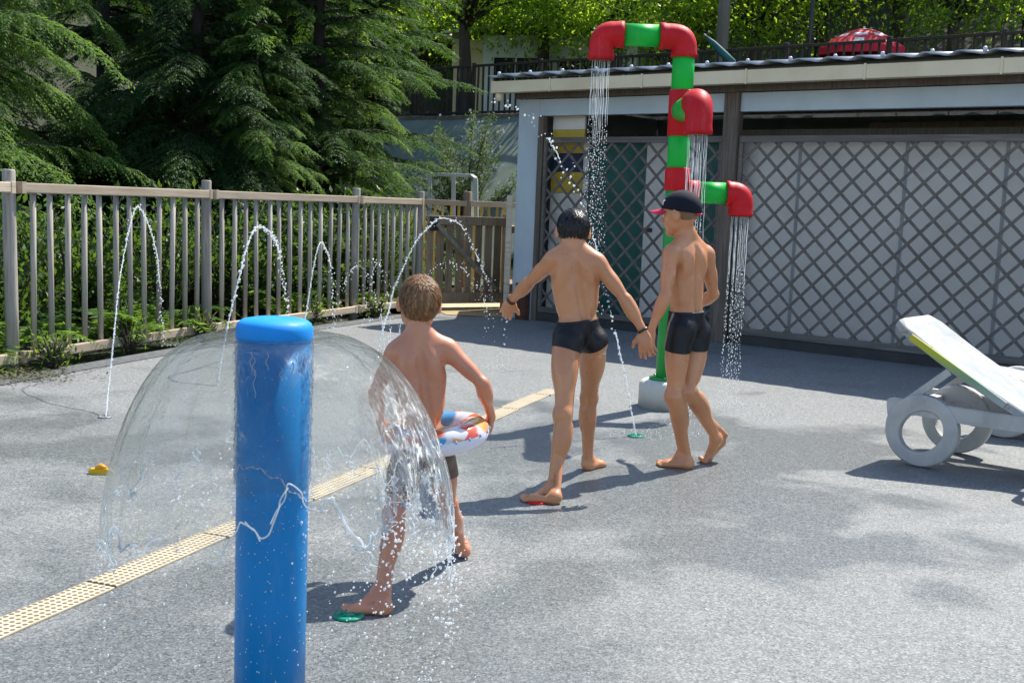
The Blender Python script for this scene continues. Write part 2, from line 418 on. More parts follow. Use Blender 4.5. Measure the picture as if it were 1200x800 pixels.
# boarded screen from the gate post back to the shed corner
a_, b_ = GATE_R + Vector((.09, -.06, 0)), SHO + Vector((-.05, .1, 0)); d = b_ - a_
sc = thing('board_screen', a_, 'narrow dark boarded screen between the gate and the pale shed corner', 'fence', rz=math.atan2(d.y, d.x))
for k in range(8):
    mb = MB(); x0 = d.length * k / 8
    mb.box((x0 + .005, -.012, .04), (x0 + d.length / 8 - .006, .012, 1.30 + random.uniform(-.02, .02)), .003); mb.build('board', MAT['gate_wood'], sc)
mb = MB(); mb.box((0, .013, .3), (d.length, .05, .38)); mb.box((0, .013, 1.0), (d.length, .05, 1.08)); mb.build('rail', MAT['gate_wood'], sc)
mb = MB(); mb.box((-.035, -.03, 0), (.035, .03, 1.45), .005); o = mb.build('corner_post', MAT['rail_wood']); o.location = b_ + Vector((-.02, -.1, 0)); tag(o, 'thin pale timber post standing at the left corner of the shed', 'post')
# sunlit walkway fence behind the gate
a_, b_ = Vector((-1.75, 16.1, 0)), Vector((-.72, 16.6, 0)); c_ = Vector((.55, 17.1, 0))
fence_section(a_, b_, 8, 'yellowish sunlit fence section behind the left half of the gate', wm='sunlit_yellow_wood', rm='rail_wood', name='walkway_fence', group='fence sections behind the gate', square=True)
fence_section(b_, c_, 11, 'yellowish sunlit fence section behind the right half of the gate', wm='sunlit_yellow_wood', rm='rail_wood', name='walkway_fence', group='fence sections behind the gate', square=True)
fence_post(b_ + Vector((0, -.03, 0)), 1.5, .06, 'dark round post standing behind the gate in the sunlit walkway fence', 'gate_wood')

# ---- shed --------------------------------------------------------------------
shed = thing('shed', SHO, 'low pale shed with lattice front, cream gutter and corrugated roof', 'shed', rz=-SHPHI)
paint = mottled('pale_blue_grey_paint', (.42, .48, .53), (.52, .58, .62), 2.2, .55, .12, 40)
panelm = mottled('light_grey_panel', (.64, .585, .53), (.76, .70, .64), 1.1, .6, .08, 30)
gutm = mottled('cream_plastic', (.66, .53, .35), (.78, .66, .46), 2.0, .45, .1, 30)
SL = 8.4; SD = 3.0
greend = mottled('dark_green_paint', (.006, .075, .062), (.010, .11, .09), 3, .45, .1, 40)
mb = MB(); mb.box((0, 0, 0), (.30, .16, 2.56), .006); mb.build('corner_pillar', paint, shed)
mb = MB(); mb.box((.302, .002, 2.37), (SL, .12, 2.558), .004); mb.build('lintel', paint, shed)
mb = MB(); mb.box((0.01, .162, 0), (.12, SD, 2.55)); mb.box((SL - .12, .125, 0), (SL, SD, 2.55)); mb.box((.125, SD - .12, 0), (SL - .125, SD, 2.55)); mb.build('wall', paint, shed)
mb = MB(); mb.box((-.02, -.06, 2.562), (SL, -.02, 2.665), .004); mb.box((-.02, -.018, 2.60), (SL, SD, 2.63)); mb.build('fascia', MAT['shed_wood'], shed)
# gutter
gu = MB(); prof = [(-.36, 2.61), (-.365, 2.735), (-.345, 2.74), (-.34, 2.63), (-.26, 2.63), (-.26, 2.74), (-.245, 2.74), (-.245, 2.61)]
gu.prism(prof, -.12, SL + .1, lambda u, v, t: Vector((t, u, v)))
gu.box((-.132, -.37, 2.605), (-.118, -.24, 2.745))
gut = gu.build('gutter', gutm, shed)
mb = MB(); mb.tube([(-.06, -.30, 2.61), (-.06, -.30, 2.52)], .045, 14); mb.build('spout', gutm, gut)
for x in np.arange(.7, SL, 1.2):
    mb = MB(); mb.box((x, -.372, 2.60), (x + .02, -.366, 2.745)); mb.build('bracket', gutm, gut)
# soffit boards between gutter and fascia
mb = MB(); mb.box((-.2, -.24, 2.672), (SL, -.06, 2.69)); mb.build('soffit', MAT['shed_wood'], shed)
# corrugated roof: waves run up the slope
pitch = .175; amp = .015; nxr = 420; nyr = 2; L0, L1 = -.16, SL + .15
xs_ = np.linspace(L0, L1, nxr); th = math.radians(7.0)
ph = (xs_ / .30) % 1.0; wav = amp * (np.sin(ph * 2 * np.pi) + .35 * np.sin(ph * 4 * np.pi))
V = []; 
for yy in (-.40, .6, 1.6, SD + .25):
    for zoff in (0,):
        V.append(np.stack([xs_, np.full(nxr, yy), 2.80 + (yy + .4) * math.tan(th) + wav], -1))
V = np.concatenate(V); ii = np.arange(4 * nxr).reshape(4, nxr)
Fr = np.stack([ii[:-1, :-1], ii[:-1, 1:], ii[1:, 1:], ii[1:, :-1]], -1).reshape(-1, 4)
rf = from_arrays('roof', V, Fr, mottled('grey_roof_sheet', (.26, .28, .31), (.38, .40, .43), 3, .38, .1, 30, metal=.15), shed, True)
so_ = rf.modifiers.new('thick', 'SOLIDIFY'); so_.thickness = .012; so_.offset = -1
pcap = mottled('pale_cap', (.6, .6, .6), (.7, .7, .7), 5, .4, 0)
for x in np.arange(-.05, SL, .45):
    mb = MB(); mb.tube([(x, -.33, 2.80), (x, -.33, 2.835), (x, -.33, 2.845)], [.02, .02, .012], 8); mb.build('roof_screw', pcap, rf)
# posts
pu, _ = shed_local(855, 200)
px0 = pu - .085
mb = MB(); mb.box((px0, -.045, 0), (px0 + .17, .0, 2.56), .008); mb.box((px0 + .03, .0, 0), (px0 + .14, .12, 2.365)); mb.build('post', MAT['shed_wood'], shed)
mb = MB(); mb.box((.305, -.02, 0), (.375, .06, 2.365), .006); mb.build('post', MAT['shed_wood'], shed)
mb = MB(); mb.box((6.9, -.03, 0), (7.03, .06, 2.365), .006); mb.build('post', MAT['shed_wood'], shed)
# plinth
mb = MB(); mb.box((.38, .0, 0), (px0 - .005, .10, .10)); mb.box((px0 + .175, 0, 0), (6.895, .10, .10)); mb.build('plinth', mottled('dark_plinth', (.03, .03, .032), (.055, .052, .05), 4, .8, .3), shed)
# panels behind the lattice: light sheets, a door, striped boards
INS = .17
def xat(px, py=200): return shed_local(px, py, INS)[0]
xd0, xd1, xe0, xe1 = xat(690), xat(757), xat(818), xat(846)
def sheet(name, x0, x1, z0, z1, m, y0=INS, y1=INS + .03):
    mb = MB(); mb.box((x0, y0, z0), (x1, y1, z1)); return mb.build(name, m, shed)
PT = 2.10
xs0 = xat(683)
yel = mottled('yellow_board', (.50, .33, .03), (.62, .42, .05), 3, .55, .05); nav = mottled('navy_board', (.012, .02, .06), (.02, .035, .09), 3, .55, .05)
zst = [1.50, 1.74, 1.955, 2.22]
sheet('striped_board', .38, xs0, zst[0], zst[1] - .002, yel); sheet('striped_board', .38, xs0, zst[1], zst[2] - .002, nav); sheet('striped_board', .38, xs0, zst[2], zst[3], yel)
sheet('panel', .38, xs0, .1, zst[0] - .003, panelm); sheet('panel', .38, xs0, zst[3] + .003, 2.6, panelm)
sheet('panel', xs0 + .003, xd0 - .003, .1, PT, panelm)
dr = sheet('door', xd0, xd1, .1, PT, greend)
mb = MB(); mb.box((xd1 + .02, INS - .03, 1.10), (xd1 + .12, INS - .002, 1.145), .008); mb.build('handle', bpy.data.materials['black_plastic'], shed)
sheet('panel', xd1 + .003, xe0 - .003, .1, PT, panelm)
sheet('door', xe0, xe1, .1, PT, greend)
bounds = [xe1 + .003] + [xat(p) for p in (937, 1062, 1180)] + [6.3, 7.6, SL - .13]
for a, b in zip(bounds, bounds[1:]): sheet('panel', a, b - .006, .1, PT + random.uniform(-.005, .005), panelm)
seamm = mottled('seam', (.28, .29, .29), (.33, .34, .34), 3, .6, 0)
for b in bounds[1:-1]:
    mb = MB(); mb.box((b - .02, INS - .006, .1), (b + .014, INS - .001, PT)); mb.build('seam_strip', seamm, shed)
mb = MB(); mb.box((xe1, INS + .4, 2.12), (SL - .2, INS + .48, 2.23)); mb.box((xe1 + 1.2, INS + .9, 2.2), (SL - .2, INS + 1.0, 2.33)); mb.build('inner_beam', MAT['shed_wood'], shed)
# lattice panels
def lattice(x0, x1, z0, z1, per):
    mb = MB(); m = .0
    for sgn, y in ((1, .012), (-1, .022)):
        c = x0 - (z1 - z0)
        while c < x1 + (z1 - z0):
            # slat: x = c + sgn*(z - z0)   (45 degrees)
            pts = []
            za, zb = z0, z1
            xa, xb = (c, c + (z1 - z0)) if sgn > 0 else (c + (z1 - z0), c)
            # clip to x-range
            lo, hi = max(x0, min(xa, xb)), min(x1, max(xa, xb))
            if hi - lo > .03:
                f = lambda x: z0 + (x - xa) * sgn
                j = random.uniform(-.004, .004)
                mb.bar((lo, y, f(lo) + j), (hi, y, f(hi) + j), .009, .029, up=(0, 0, 1) if False else (sgn * -.7, 0, .7))
            c += per
    fr = .055
    mb.box((x0 - .01, -.008, z1 - .01), (x1 + .01, .034, z1 + fr), .004); mb.box((x0 - .01, -.008, z0 - fr), (x1 + .01, .034, z0 + .01), .004)
    mb.box((x0 - .012, -.006, z0 + .011), (x0 + .03, .033, z1 - .011), .003); mb.box((x1 - .03, -.006, z0 + .011), (x1 + .012, .033, z1 - .011), .003)
    return mb.build('trellis', MAT['lattice_wood'], shed)
lattice(.40, px0 - .02, .16, 2.07, .235)
lattice(px0 + .19, 6.88, .16, 2.07, .228)
# rusty box at the foot of the corner pillar
mb = MB(); mb.box((.13, -.10, 0), (.28, -.01, .42), .01); mb.box((.125, -.105, .40), (.285, -.005, .43), .006)
o = mb.build('rusty_box', mottled('rust', (.05, .02, .012), (.11, .045, .025), 9, .9, .5, c3=(.03, .02, .02))); o.parent = None
o.location = SHO; o.rotation_euler = (0, 0, -SHPHI); tag(o, 'low rusty brown metal box at the foot of the pale shed corner', 'box')
# ================================================================ PEOPLE (signed-distance bodies, one continuous mesh each)
def nv(a): a = np.asarray(a, float); return a / (np.linalg.norm(a) + 1e-12)

class SDF:
    def __init__(s): s.pr = []; s.sub = []; s.region = None; s.offset = 0.0
    def cap(s, a, b, ra, rb, k=.02, flat=None):
        """tapered capsule; flat=(axis, factor) squeezes it along axis"""
        s.pr.append(('c', np.asarray(a, float), np.asarray(b, float), ra, rb, k, flat)); return s
    def ell(s, c, axes, radii, k=.02):
        s.pr.append(('e', np.asarray(c, float), np.asarray([nv(a) for a in axes]), np.asarray(radii, float), None, k, None)); return s
    def cut_cap(s, a, b, ra, rb, k=.02): s.sub.append(('c', np.asarray(a, float), np.asarray(b, float), ra, rb, k, None)); return s
    def cut_ell(s, c, axes, radii, k=.01): s.sub.append(('e', np.asarray(c, float), np.asarray([nv(a) for a in axes]), np.asarray(radii, float), None, k, None)); return s
    @staticmethod
    def dist(p, P):
        if p[0] == 'c':
            _, a, b, ra, rb, k, flat = p
            q = P - a; d = b - a; f = 1.0
            if flat is not None:
                ax = nv(flat[0]); f = flat[1]
                q = q + np.outer(q @ ax, ax) * (1 / f - 1); d = d + (d @ ax) * ax * (1 / f - 1)
            t = np.clip(q @ d / (d @ d + 1e-12), 0, 1)
            r = np.sqrt(((q - t[:, None] * d) ** 2).sum(1)) - (ra + (rb - ra) * t)
            return r * (0.5 + 0.5 * f)
        _, c, A, R, _, k, _ = p
        q = (P - c) @ A.T
        k0 = np.sqrt(((q / R) ** 2).sum(1)); k1 = np.sqrt(((q / R ** 2) ** 2).sum(1))
        return k0 * (k0 - 1) / (k1 + 1e-9)
    def bounds(s):
        lo = np.full(3, 1e9); hi = -lo
        for p in s.pr:
            if p[0] == 'c':
                r = max(p[3], p[4]); pts = [p[1], p[2]]
            else: r = p[3].max(); pts = [p[1]]
            for q in pts: lo = np.minimum(lo, q - r); hi = np.maximum(hi, q + r)
        return lo - .03, hi + .03
    def evaluate(s, P, pr, sub):
        d = None
        for p in pr:
            e = s.dist(p, P)
            if d is None: d = e
            else:
                k = p[5]; h = np.clip(.5 + .5 * (d - e) / k, 0, 1)
                d = d + (e - d) * h - k * h * (1 - h)
        if d is None: d = np.full(len(P), 1.0)
        for p in sub:
            e = -s.dist(p, P); k = p[5]; h = np.clip(.5 - .5 * (d - e) / k, 0, 1)
            d = d + (e - d) * h + k * h * (1 - h)
        d = d - s.offset
        if s.region is not None: d = np.maximum(d, s.region(P))
        return d

def surface(sd, h=.004, B=16, smooth=2, bounds=None):
    lo, hi = bounds if bounds is not None else sd.bounds()
    nb = np.maximum(np.ceil((hi - lo) / (h * B)).astype(int), 1)
    N = nb * B + 1
    G = np.full(N, 1.0, np.float32)
    hd = h * B * .87; marg = .05
    offs = np.stack(np.meshgrid(*[np.arange(B + 1)] * 3, indexing='ij'), -1).reshape(-1, 3)
    cent = np.stack(np.meshgrid(*[np.arange(n) for n in nb], indexing='ij'), -1).reshape(-1, 3)
    CP = lo + (cent + .5) * h * B
    D = np.stack([s_ for s_ in [SDF.dist(p, CP) for p in sd.pr]], 1)
    DS = np.stack([SDF.dist(p, CP) for p in sd.sub], 1) if sd.sub else None
    mn = D.min(1)
    for i in range(len(cent)):
        b = cent[i] * B
        sl = tuple(slice(b[k], b[k] + B + 1) for k in range(3))
        if mn[i] > hd * 1.3 + marg: continue
        if mn[i] < -hd * 1.6 - .02 and sd.region is None: G[sl] = -1; continue
        sel = np.nonzero(D[i] < max(mn[i], -hd) + 2.4 * hd + marg)[0]
        subs = [sd.sub[j] for j in np.nonzero(DS[i] < hd * 1.5 + .03)[0]] if DS is not None else []
        P = lo + (b + offs) * h
        G[sl] = sd.evaluate(P, [sd.pr[j] for j in sel], subs).reshape(B + 1, B + 1, B + 1)
    S = G < 0
    nx, ny, nz = [n - 1 for n in G.shape]
    cnt = np.zeros((nx, ny, nz), np.int8)
    for dx in (0, 1):
        for dy in (0, 1):
            for dz in (0, 1): cnt += S[dx:dx + nx, dy:dy + ny, dz:dz + nz]
    act = (cnt > 0) & (cnt < 8)
    ci = np.argwhere(act); vid = np.full((nx, ny, nz), -1, np.int32); vid[act] = np.arange(len(ci))
    acc = np.zeros((len(ci), 3)); num = np.zeros(len(ci))
    corners = [(x, y, z) for x in (0, 1) for y in (0, 1) for z in (0, 1)]
    for a in corners:
        for ax in range(3):
            if a[ax]: continue
            bq = list(a); bq[ax] = 1
            va = G[ci[:, 0] + a[0], ci[:, 1] + a[1], ci[:, 2] + a[2]]; vb = G[ci[:, 0] + bq[0], ci[:, 1] + bq[1], ci[:, 2] + bq[2]]
            m = (va < 0) != (vb < 0); t = np.where(m, va / np.where(m, va - vb, 1), 0)
            p = np.tile(np.asarray(a, float), (len(ci), 1)); p[:, ax] = t
            acc[m] += p[m]; num[m] += 1
    V = lo + (ci + acc / num[:, None]) * h
    faces = []
    for ax in range(3):
        o1, o2 = [(1, 2), (2, 0), (0, 1)][ax]
        a = S; b = np.roll(S, -1, ax)
        sl = [slice(None)] * 3; sl[ax] = slice(0, S.shape[ax] - 1)
        e = np.argwhere((a != b)[tuple(sl)])
        e = e[(e[:, o1] > 0) & (e[:, o2] > 0) & (e[:, o1] < S.shape[o1] - 1) & (e[:, o2] < S.shape[o2] - 1)]
        inside = S[e[:, 0], e[:, 1], e[:, 2]]
        q = []
        for d1, d2 in ((-1, -1), (0, -1), (0, 0), (-1, 0)):
            c = e.copy(); c[:, o1] += d1; c[:, o2] += d2; q.append(vid[c[:, 0], c[:, 1], c[:, 2]])
        q = np.stack(q, 1); q[~inside] = q[~inside][:, ::-1]; faces.append(q)
    Fq = np.concatenate(faces); Fq = Fq[(Fq >= 0).all(1)]
    E = np.concatenate([Fq[:, [0, 1]], Fq[:, [1, 2]], Fq[:, [2, 3]], Fq[:, [3, 0]]]); 
    deg = np.bincount(E.ravel(), minlength=len(V)).astype(float)
    for it in range(smooth * 2):
        lap = np.zeros_like(V)
        for k in range(3):
            lap[:, k] = (np.bincount(E[:, 0], V[E[:, 1], k], len(V)) + np.bincount(E[:, 1], V[E[:, 0], k], len(V))) / np.maximum(deg, 1)
        V = V + (.6 if it % 2 == 0 else -.55) * (lap - V)
    return V, Fq

def skin_mat(name, base, dark, red):
    M = NT(name); v = M.coord('Object')
    n = M.noise(v, 4, 3, .5); n2 = M.noise(v, 11, 5, .65); n3 = M.noise(v, 3.1, 3)
    c = M.ramp(n, [(.2, dark), (.6, base)])
    c = M.mix(M.ramp(n3, [(.5, (0, 0, 0)), (.8, (.45, .45, .45))]), c, red)
    M.col(c); M.set(Roughness=.42, Specular_IOR_Level=.5, Subsurface_Weight=.08, Subsurface_Scale=.012, Coat_Weight=.22, Coat_Roughness=.18)
    M.b.inputs['Subsurface Radius'].default_value = (1.0, .35, .2)
    rr = M.ramp(n2, [(.38, (.24, .24, .24)), (.62, (.55, .55, .55))]); M.l(rr, M.b.inputs['Roughness'])
    M.bump(M.noise(v, 240, 3), .12, .002); return M.m

def hand(S, wrist, dirv, palm_n, side, s, curl=.35, spread=.12):
    """palm_n: direction the fingers curl to; side: where the thumb is"""
    d = nv(dirv); sd_ = nv(np.asarray(side) - d * (np.asarray(side) @ d)); n = nv(np.asarray(palm_n) - d * (np.asarray(palm_n) @ d) - sd_ * (np.asarray(palm_n) @ sd_))
    w = np.asarray(wrist)
    S.ell(w + d * .040 * s, (d, sd_, n), (.046 * s, .034 * s, .0165 * s), .012)
    S.ell(w + d * .026 * s + sd_ * .018 * s + n * .006 * s, (d + sd_ * .4, sd_ - d * .4, n), (.03 * s, .018 * s, .014 * s), .010)
    for i, (o, L) in enumerate(((.026, .064), (.0088, .071), (-.0088, .066), (-.025, .052))):
        p = w + d * (.070 - abs(i - 1.2) * .004) * s + sd_ * o * s
        dd = nv(d + sd_ * (1.3 - i) * spread); r = (.0085, .0085, .008, .0072)[i] * s
        for j, f in enumerate((.44, .31, .25)):
            a = curl * (j + .6 + .18 * i); dj = nv(dd * math.cos(a) + n * math.sin(a))
            q = p + dj * L * f * s; S.cap(p, q, r, r * .9, .0035 if j else .007); p = q; r *= .9
    p = w + d * .022 * s + sd_ * .026 * s
    for j, (L, r) in enumerate(((.034, .0105), (.028, .0088))):
        dj = nv(d * .72 + sd_ * (.72 - .35 * j) + n * (.25 + .3 * j)); q = p + dj * L * s; S.cap(p, q, r * s, r * .88 * s, .008); p = q

def foot(S, ankle, heel, ball, toe, lat, s):
    """lat: towards the big toe"""
    heel, ball, toe, ankle, lat = map(lambda x: np.asarray(x, float), (heel, ball, toe, ankle, lat))
    f = nv(ball - heel); lat = nv(lat - f * (lat @ f)); up = nv(np.cross(lat, f)); up = up if up @ (ankle - ball) > 0 else -up
    S.ell(heel + f * .022 * s + up * .026 * s, (f, lat, up), (.032 * s, .027 * s, .028 * s), .018)
    S.cap(ankle, heel + f * .03 * s + up * .03 * s, .0265 * s, .027 * s, .02)
    S.cap(ankle + f * .012 * s - up * .01 * s, ball + up * .018 * s - f * .01 * s, .027 * s, .019 * s, .025)
    S.cap(heel + f * .03 * s + up * .018 * s - lat * .010 * s, ball + up * .016 * s - lat * .018 * s, .019 * s, .0165 * s, .02)
    S.ell(ball + up * .016 * s, (f, lat, up), (.036 * s, .039 * s, .0165 * s), .018)
    S.ell(ankle + lat * .024 * s, (f, lat, up), (.012 * s, .009 * s, .013 * s), .012); S.ell(ankle - lat * .024 * s - up * .006 * s, (f, lat, up), (.012 * s, .009 * s, .013 * s), .012)
    t = nv(toe - ball); L = np.linalg.norm(toe - ball)
    for i, (o, l, r) in enumerate(((.027, 1.0, .0125), (.0095, .98, .0092), (-.005, .88, .0085), (-.018, .76, .008), (-.030, .62, .0075))):
        a = ball + f * .018 * s + lat * o * s + up * .012 * s
        b = ball + t * (L * l - r * s) + lat * o * 1.08 * s + up * (r * s + .001)
        S.cap(a, b, r * s, r * s * .95, .006)
    return S

def head(S, C, R, U, Fw, s, ears=True):
    C = np.asarray(C, float); R, U, Fw = nv(R), nv(U), nv(Fw)
    p = lambda r, u, f: C + (R * r + U * u + Fw * f) * s
    S.ell(p(0, .006, -.012), (R, U, Fw), (.0695 * s, .082 * s, .088 * s), .03)
    S.ell(p(0, -.035, .028), (R, U, Fw), (.060 * s, .075 * s, .058 * s), .03)
    S.cap(p(-.036, -.072, .032), p(0, -.098, .058), .024 * s, .021 * s, .02); S.cap(p(.036, -.072, .032), p(0, -.098, .058), .024 * s, .021 * s, .02)
    S.ell(p(0, .022, .055), (R, U, Fw), (.056 * s, .035 * s, .028 * s), .025)
    S.ell(p(.034, -.048, .054), (R, U, Fw), (.024 * s, .024 * s, .022 * s), .02); S.ell(p(-.034, -.048, .054), (R, U, Fw), (.024 * s, .024 * s, .022 * s), .02)
    for e in (-1, 1): S.cut_ell(p(.031 * e, -.010, .094), (R, U, Fw), (.018 * s, .012 * s, .017 * s), .012)
    S.cap(p(0, -.004, .082), p(0, -.036, .100), .008 * s, .0105 * s, .010); S.ell(p(0, -.042, .096), (R, U, Fw), (.015 * s, .008 * s, .010 * s), .006)
    S.ell(p(0, -.064, .082), (R, U, Fw), (.020 * s, .0055 * s, .010 * s), .006); S.ell(p(0, -.075, .080), (R, U, Fw), (.018 * s, .006 * s, .010 * s), .006)
    if ears:
        for e in (-1, 1):
            ax = (nv(R * e * .85 - Fw * .5), nv(U * 1 - Fw * .12), nv(Fw * .85 + R * e * .5))
            S.ell(p(.080 * e, -.018, -.006), ax, (.0075 * s, .032 * s, .021 * s), .007)
            S.ell(p(.071 * e, -.020, .002), ax, (.012 * s, .020 * s, .012 * s), .01)
            S.cut_ell(p(.090 * e, -.015, .000), ax, (.006 * s, .015 * s, .009 * s), .004)

def limb(S, a, b, ra, rb, k=.02): S.cap(a, b, ra, rb, k)

def body(J, s, slim=1.0):
    S = SDF(); A = lambda n: np.asarray(J[n], float)
    shL, shR, hL, hR, c7 = A('shL'), A('shR'), A('hipL'), A('hipR'), A('c7')
    pel = (hL + hR) / 2; up = nv(c7 - pel); H = np.linalg.norm(c7 - pel)
    lat = nv((shR - shL) - up * ((shR - shL) @ up)); fw = nv(np.cross(up, lat)); 
    latp = nv((hR - hL) - up * ((hR - hL) @ up)); fwp = nv(np.cross(up, latp))
    t = lambda f: pel + (c7 - pel) * f
    q = slim
    S.ell(t(.70) + fw * .034 * s, (lat, up, fw), (.112 * s * q, .150 * s, .082 * s), .04)
    S.ell(t(.84) + fw * .022 * s, (lat, up, fw), (.108 * s * q, .075 * s, .056 * s), .04)
    S.ell(t(.40) + fw * .026 * s, ((lat + latp) / 2, up, (fw + fwp) / 2), (.098 * s * q, .135 * s, .070 * s), .05)
    S.ell(t(.10) + fwp * .012 * s, (latp, up, fwp), (.110 * s * q, .085 * s, .078 * s), .05)
    for e, hp in ((-1, hL), (1, hR)):
        S.ell(hp - fwp * .034 * s * q + latp * e * -.004 * s - up * .012 * s, (latp, up, fwp), (.054 * s * q, .064 * s, .052 * s * q), .028)
    S.cap(shL + lat * .02 * s, shR - lat * .02 * s, .036 * s, .036 * s, .04)
    # neck, trapezius
    hc = A('head'); hU = nv(A('headU')); hF = nv(A('headF')); hR_ = nv(np.cross(hF, hU))
    nb_ = hc - hU * .055 * s * J.get('hs', 1) - hF * .022 * s
    S.cap(c7 + fw * .030 * s - up * .02 * s, nb_, .042 * s, J.get('neck', .039) * s, .03)
    for e, sh in ((-1, shL), (1, shR)):
        S.cap(c7 + fw * .018 * s + up * .022 * s, sh + up * .006 * s, .030 * s, .024 * s, .035)
        # shoulder blade, latissimus
        b = t(.72) + lat * e * .058 * s * q - fw * .030 * s
        S.ell(b, (nv(lat * e + up * .25), nv(up - lat * e * .25), fw), (.034 * s, .060 * s, .024 * s), .024)
        S.cap(t(.62) + lat * e * .080 * s * q + fw * .01 * s, t(.36) + lat * e * .066 * s * q + fw * .0 * s, .030 * s, .030 * s, .03)
        S.cap(t(.55) + lat * e * .026 * s - fw * .028 * s, t(.18) + lat * e * .026 * s - fw * .030 * s, .021 * s, .024 * s, .025)
    S.cut_cap(t(.90) - fw * .054 * s, t(.16) - fwp * .062 * s, .014 * s, .016 * s, .024)
    S.cut_cap(pel - fwp * .105 * s + up * .05 * s, pel - fwp * .105 * s - up * .10 * s, .010 * s, .012 * s, .018)
    n0 = len(S.pr)
    # arms
    for n, sh in (('L', shL), ('R', shR)):
        e, w_ = A('elb' + n), A('wri' + n); d = nv(e - sh); f = nv(w_ - e)
        S.ell(sh + d * .02 * s, (d, nv(np.cross(d, fw)), nv(np.cross(d, np.cross(d, fw)))), (.054 * s, .036 * s, .036 * s), .03)
        S.cap(sh, e, .032 * s, .0265 * s, .025); S.ell(sh + (e - sh) * .5, (d, nv(np.cross(d, fw)), nv(np.cross(d, np.cross(d, fw)))), (.07 * s, .0315 * s, .0335 * s), .025)
        S.cap(e, w_, .0285 * s, .0195 * s, .012)
        m = e + (w_ - e) * .28; S.ell(m, (f, nv(np.cross(f, fw)), nv(np.cross(f, np.cross(f, fw)))), (.065 * s, .033 * s, .030 * s), .02)
        hh = J['hand' + n]; hand(S, w_, hh[0], hh[1], hh[2], s * 1.02, *hh[3:])
    S.arms = (n0, len(S.pr))
    # legs
    for n, hp, e in (('L', hL, -1), ('R', hR, 1)):
        kn, an = A('knee' + n), A('ank' + n); d = nv(kn - hp); f = nv(an - kn)
        fk = nv(A('toe' + n) - A('heel' + n)); fk = nv(fk - f * (fk @ f)); lk = nv(np.cross(f, fk))
        S.cap(hp + latp * e * .008 * s * q, kn, .063 * s * q, .041 * s, .03)
        S.ell(hp + (kn - hp) * .35 + latp * e * .01 * s, (d, nv(np.cross(d, fwp)), nv(np.cross(d, np.cross(d, fwp)))), (.13 * s, .060 * s * q, .063 * s * q), .03)
        S.ell(kn + fk * .012 * s, (f, lk, fk), (.045 * s, .041 * s, .043 * s), .02)
        S.cap(kn, an, .041 * s, .0255 * s, .02)
        S.ell(kn + (an - kn) * .30 - fk * .014 * s, (f, lk, fk), (.095 * s, .042 * s, .042 * s), .025)
        S.cut_ell(kn - fk * .050 * s, (f, lk, fk), (.03 * s, .016 * s, .012 * s), .02)
        S.cap(kn + (an - kn) * .6 - fk * .012 * s, A('heel' + n) + np.array((0, 0, .035 * s)) + fk * .012 * s, .018 * s, .013 * s, .02)
        big = -e * nv(np.cross(nv(A('toe' + n) - A('heel' + n)), (0, 0, 1.0))) if 'big' + n not in J else J['big' + n]
        foot(S, an, A('heel' + n), A('ball' + n), A('toe' + n), big, s)
    J['_f'] = (lat, up, fw, latp, fwp, pel, H, hR_, hU, hF)
    hs = s * J.get('hs', 1)
    head(S, hc, hR_, hU, hF, hs)
    return S

def add_body(J, s, skin, label, group=None, slim=1.0):
    S = body(J, s, slim); V, Fq = surface(S, .004)
    base = np.array([(J['ankL'][0] + J['ankR'][0]) / 2, (J['ankL'][1] + J['ankR'][1]) / 2, 0])
    o = from_arrays('person', V - base, Fq, skin, None, True); o.location = base
    tag(o, label, 'person', group); return o, S, base

def add_cloth(S, region, off, base, mat, name, parent, h=.004, lo=None, hi=None):
    full = S.pr; fsub = S.sub; S.sub = S.sub[1:] if len(S.sub) < 0 else []; S.pr = full[:S.arms[0]] + full[S.arms[1]:]; S.region = region; S.offset = off
    V, Fq = surface(S, h, bounds=(lo, hi)); S.region = None; S.offset = 0; S.pr = full; S.sub = fsub
    o = from_arrays(name, V - base, Fq, mat, parent, True); return o

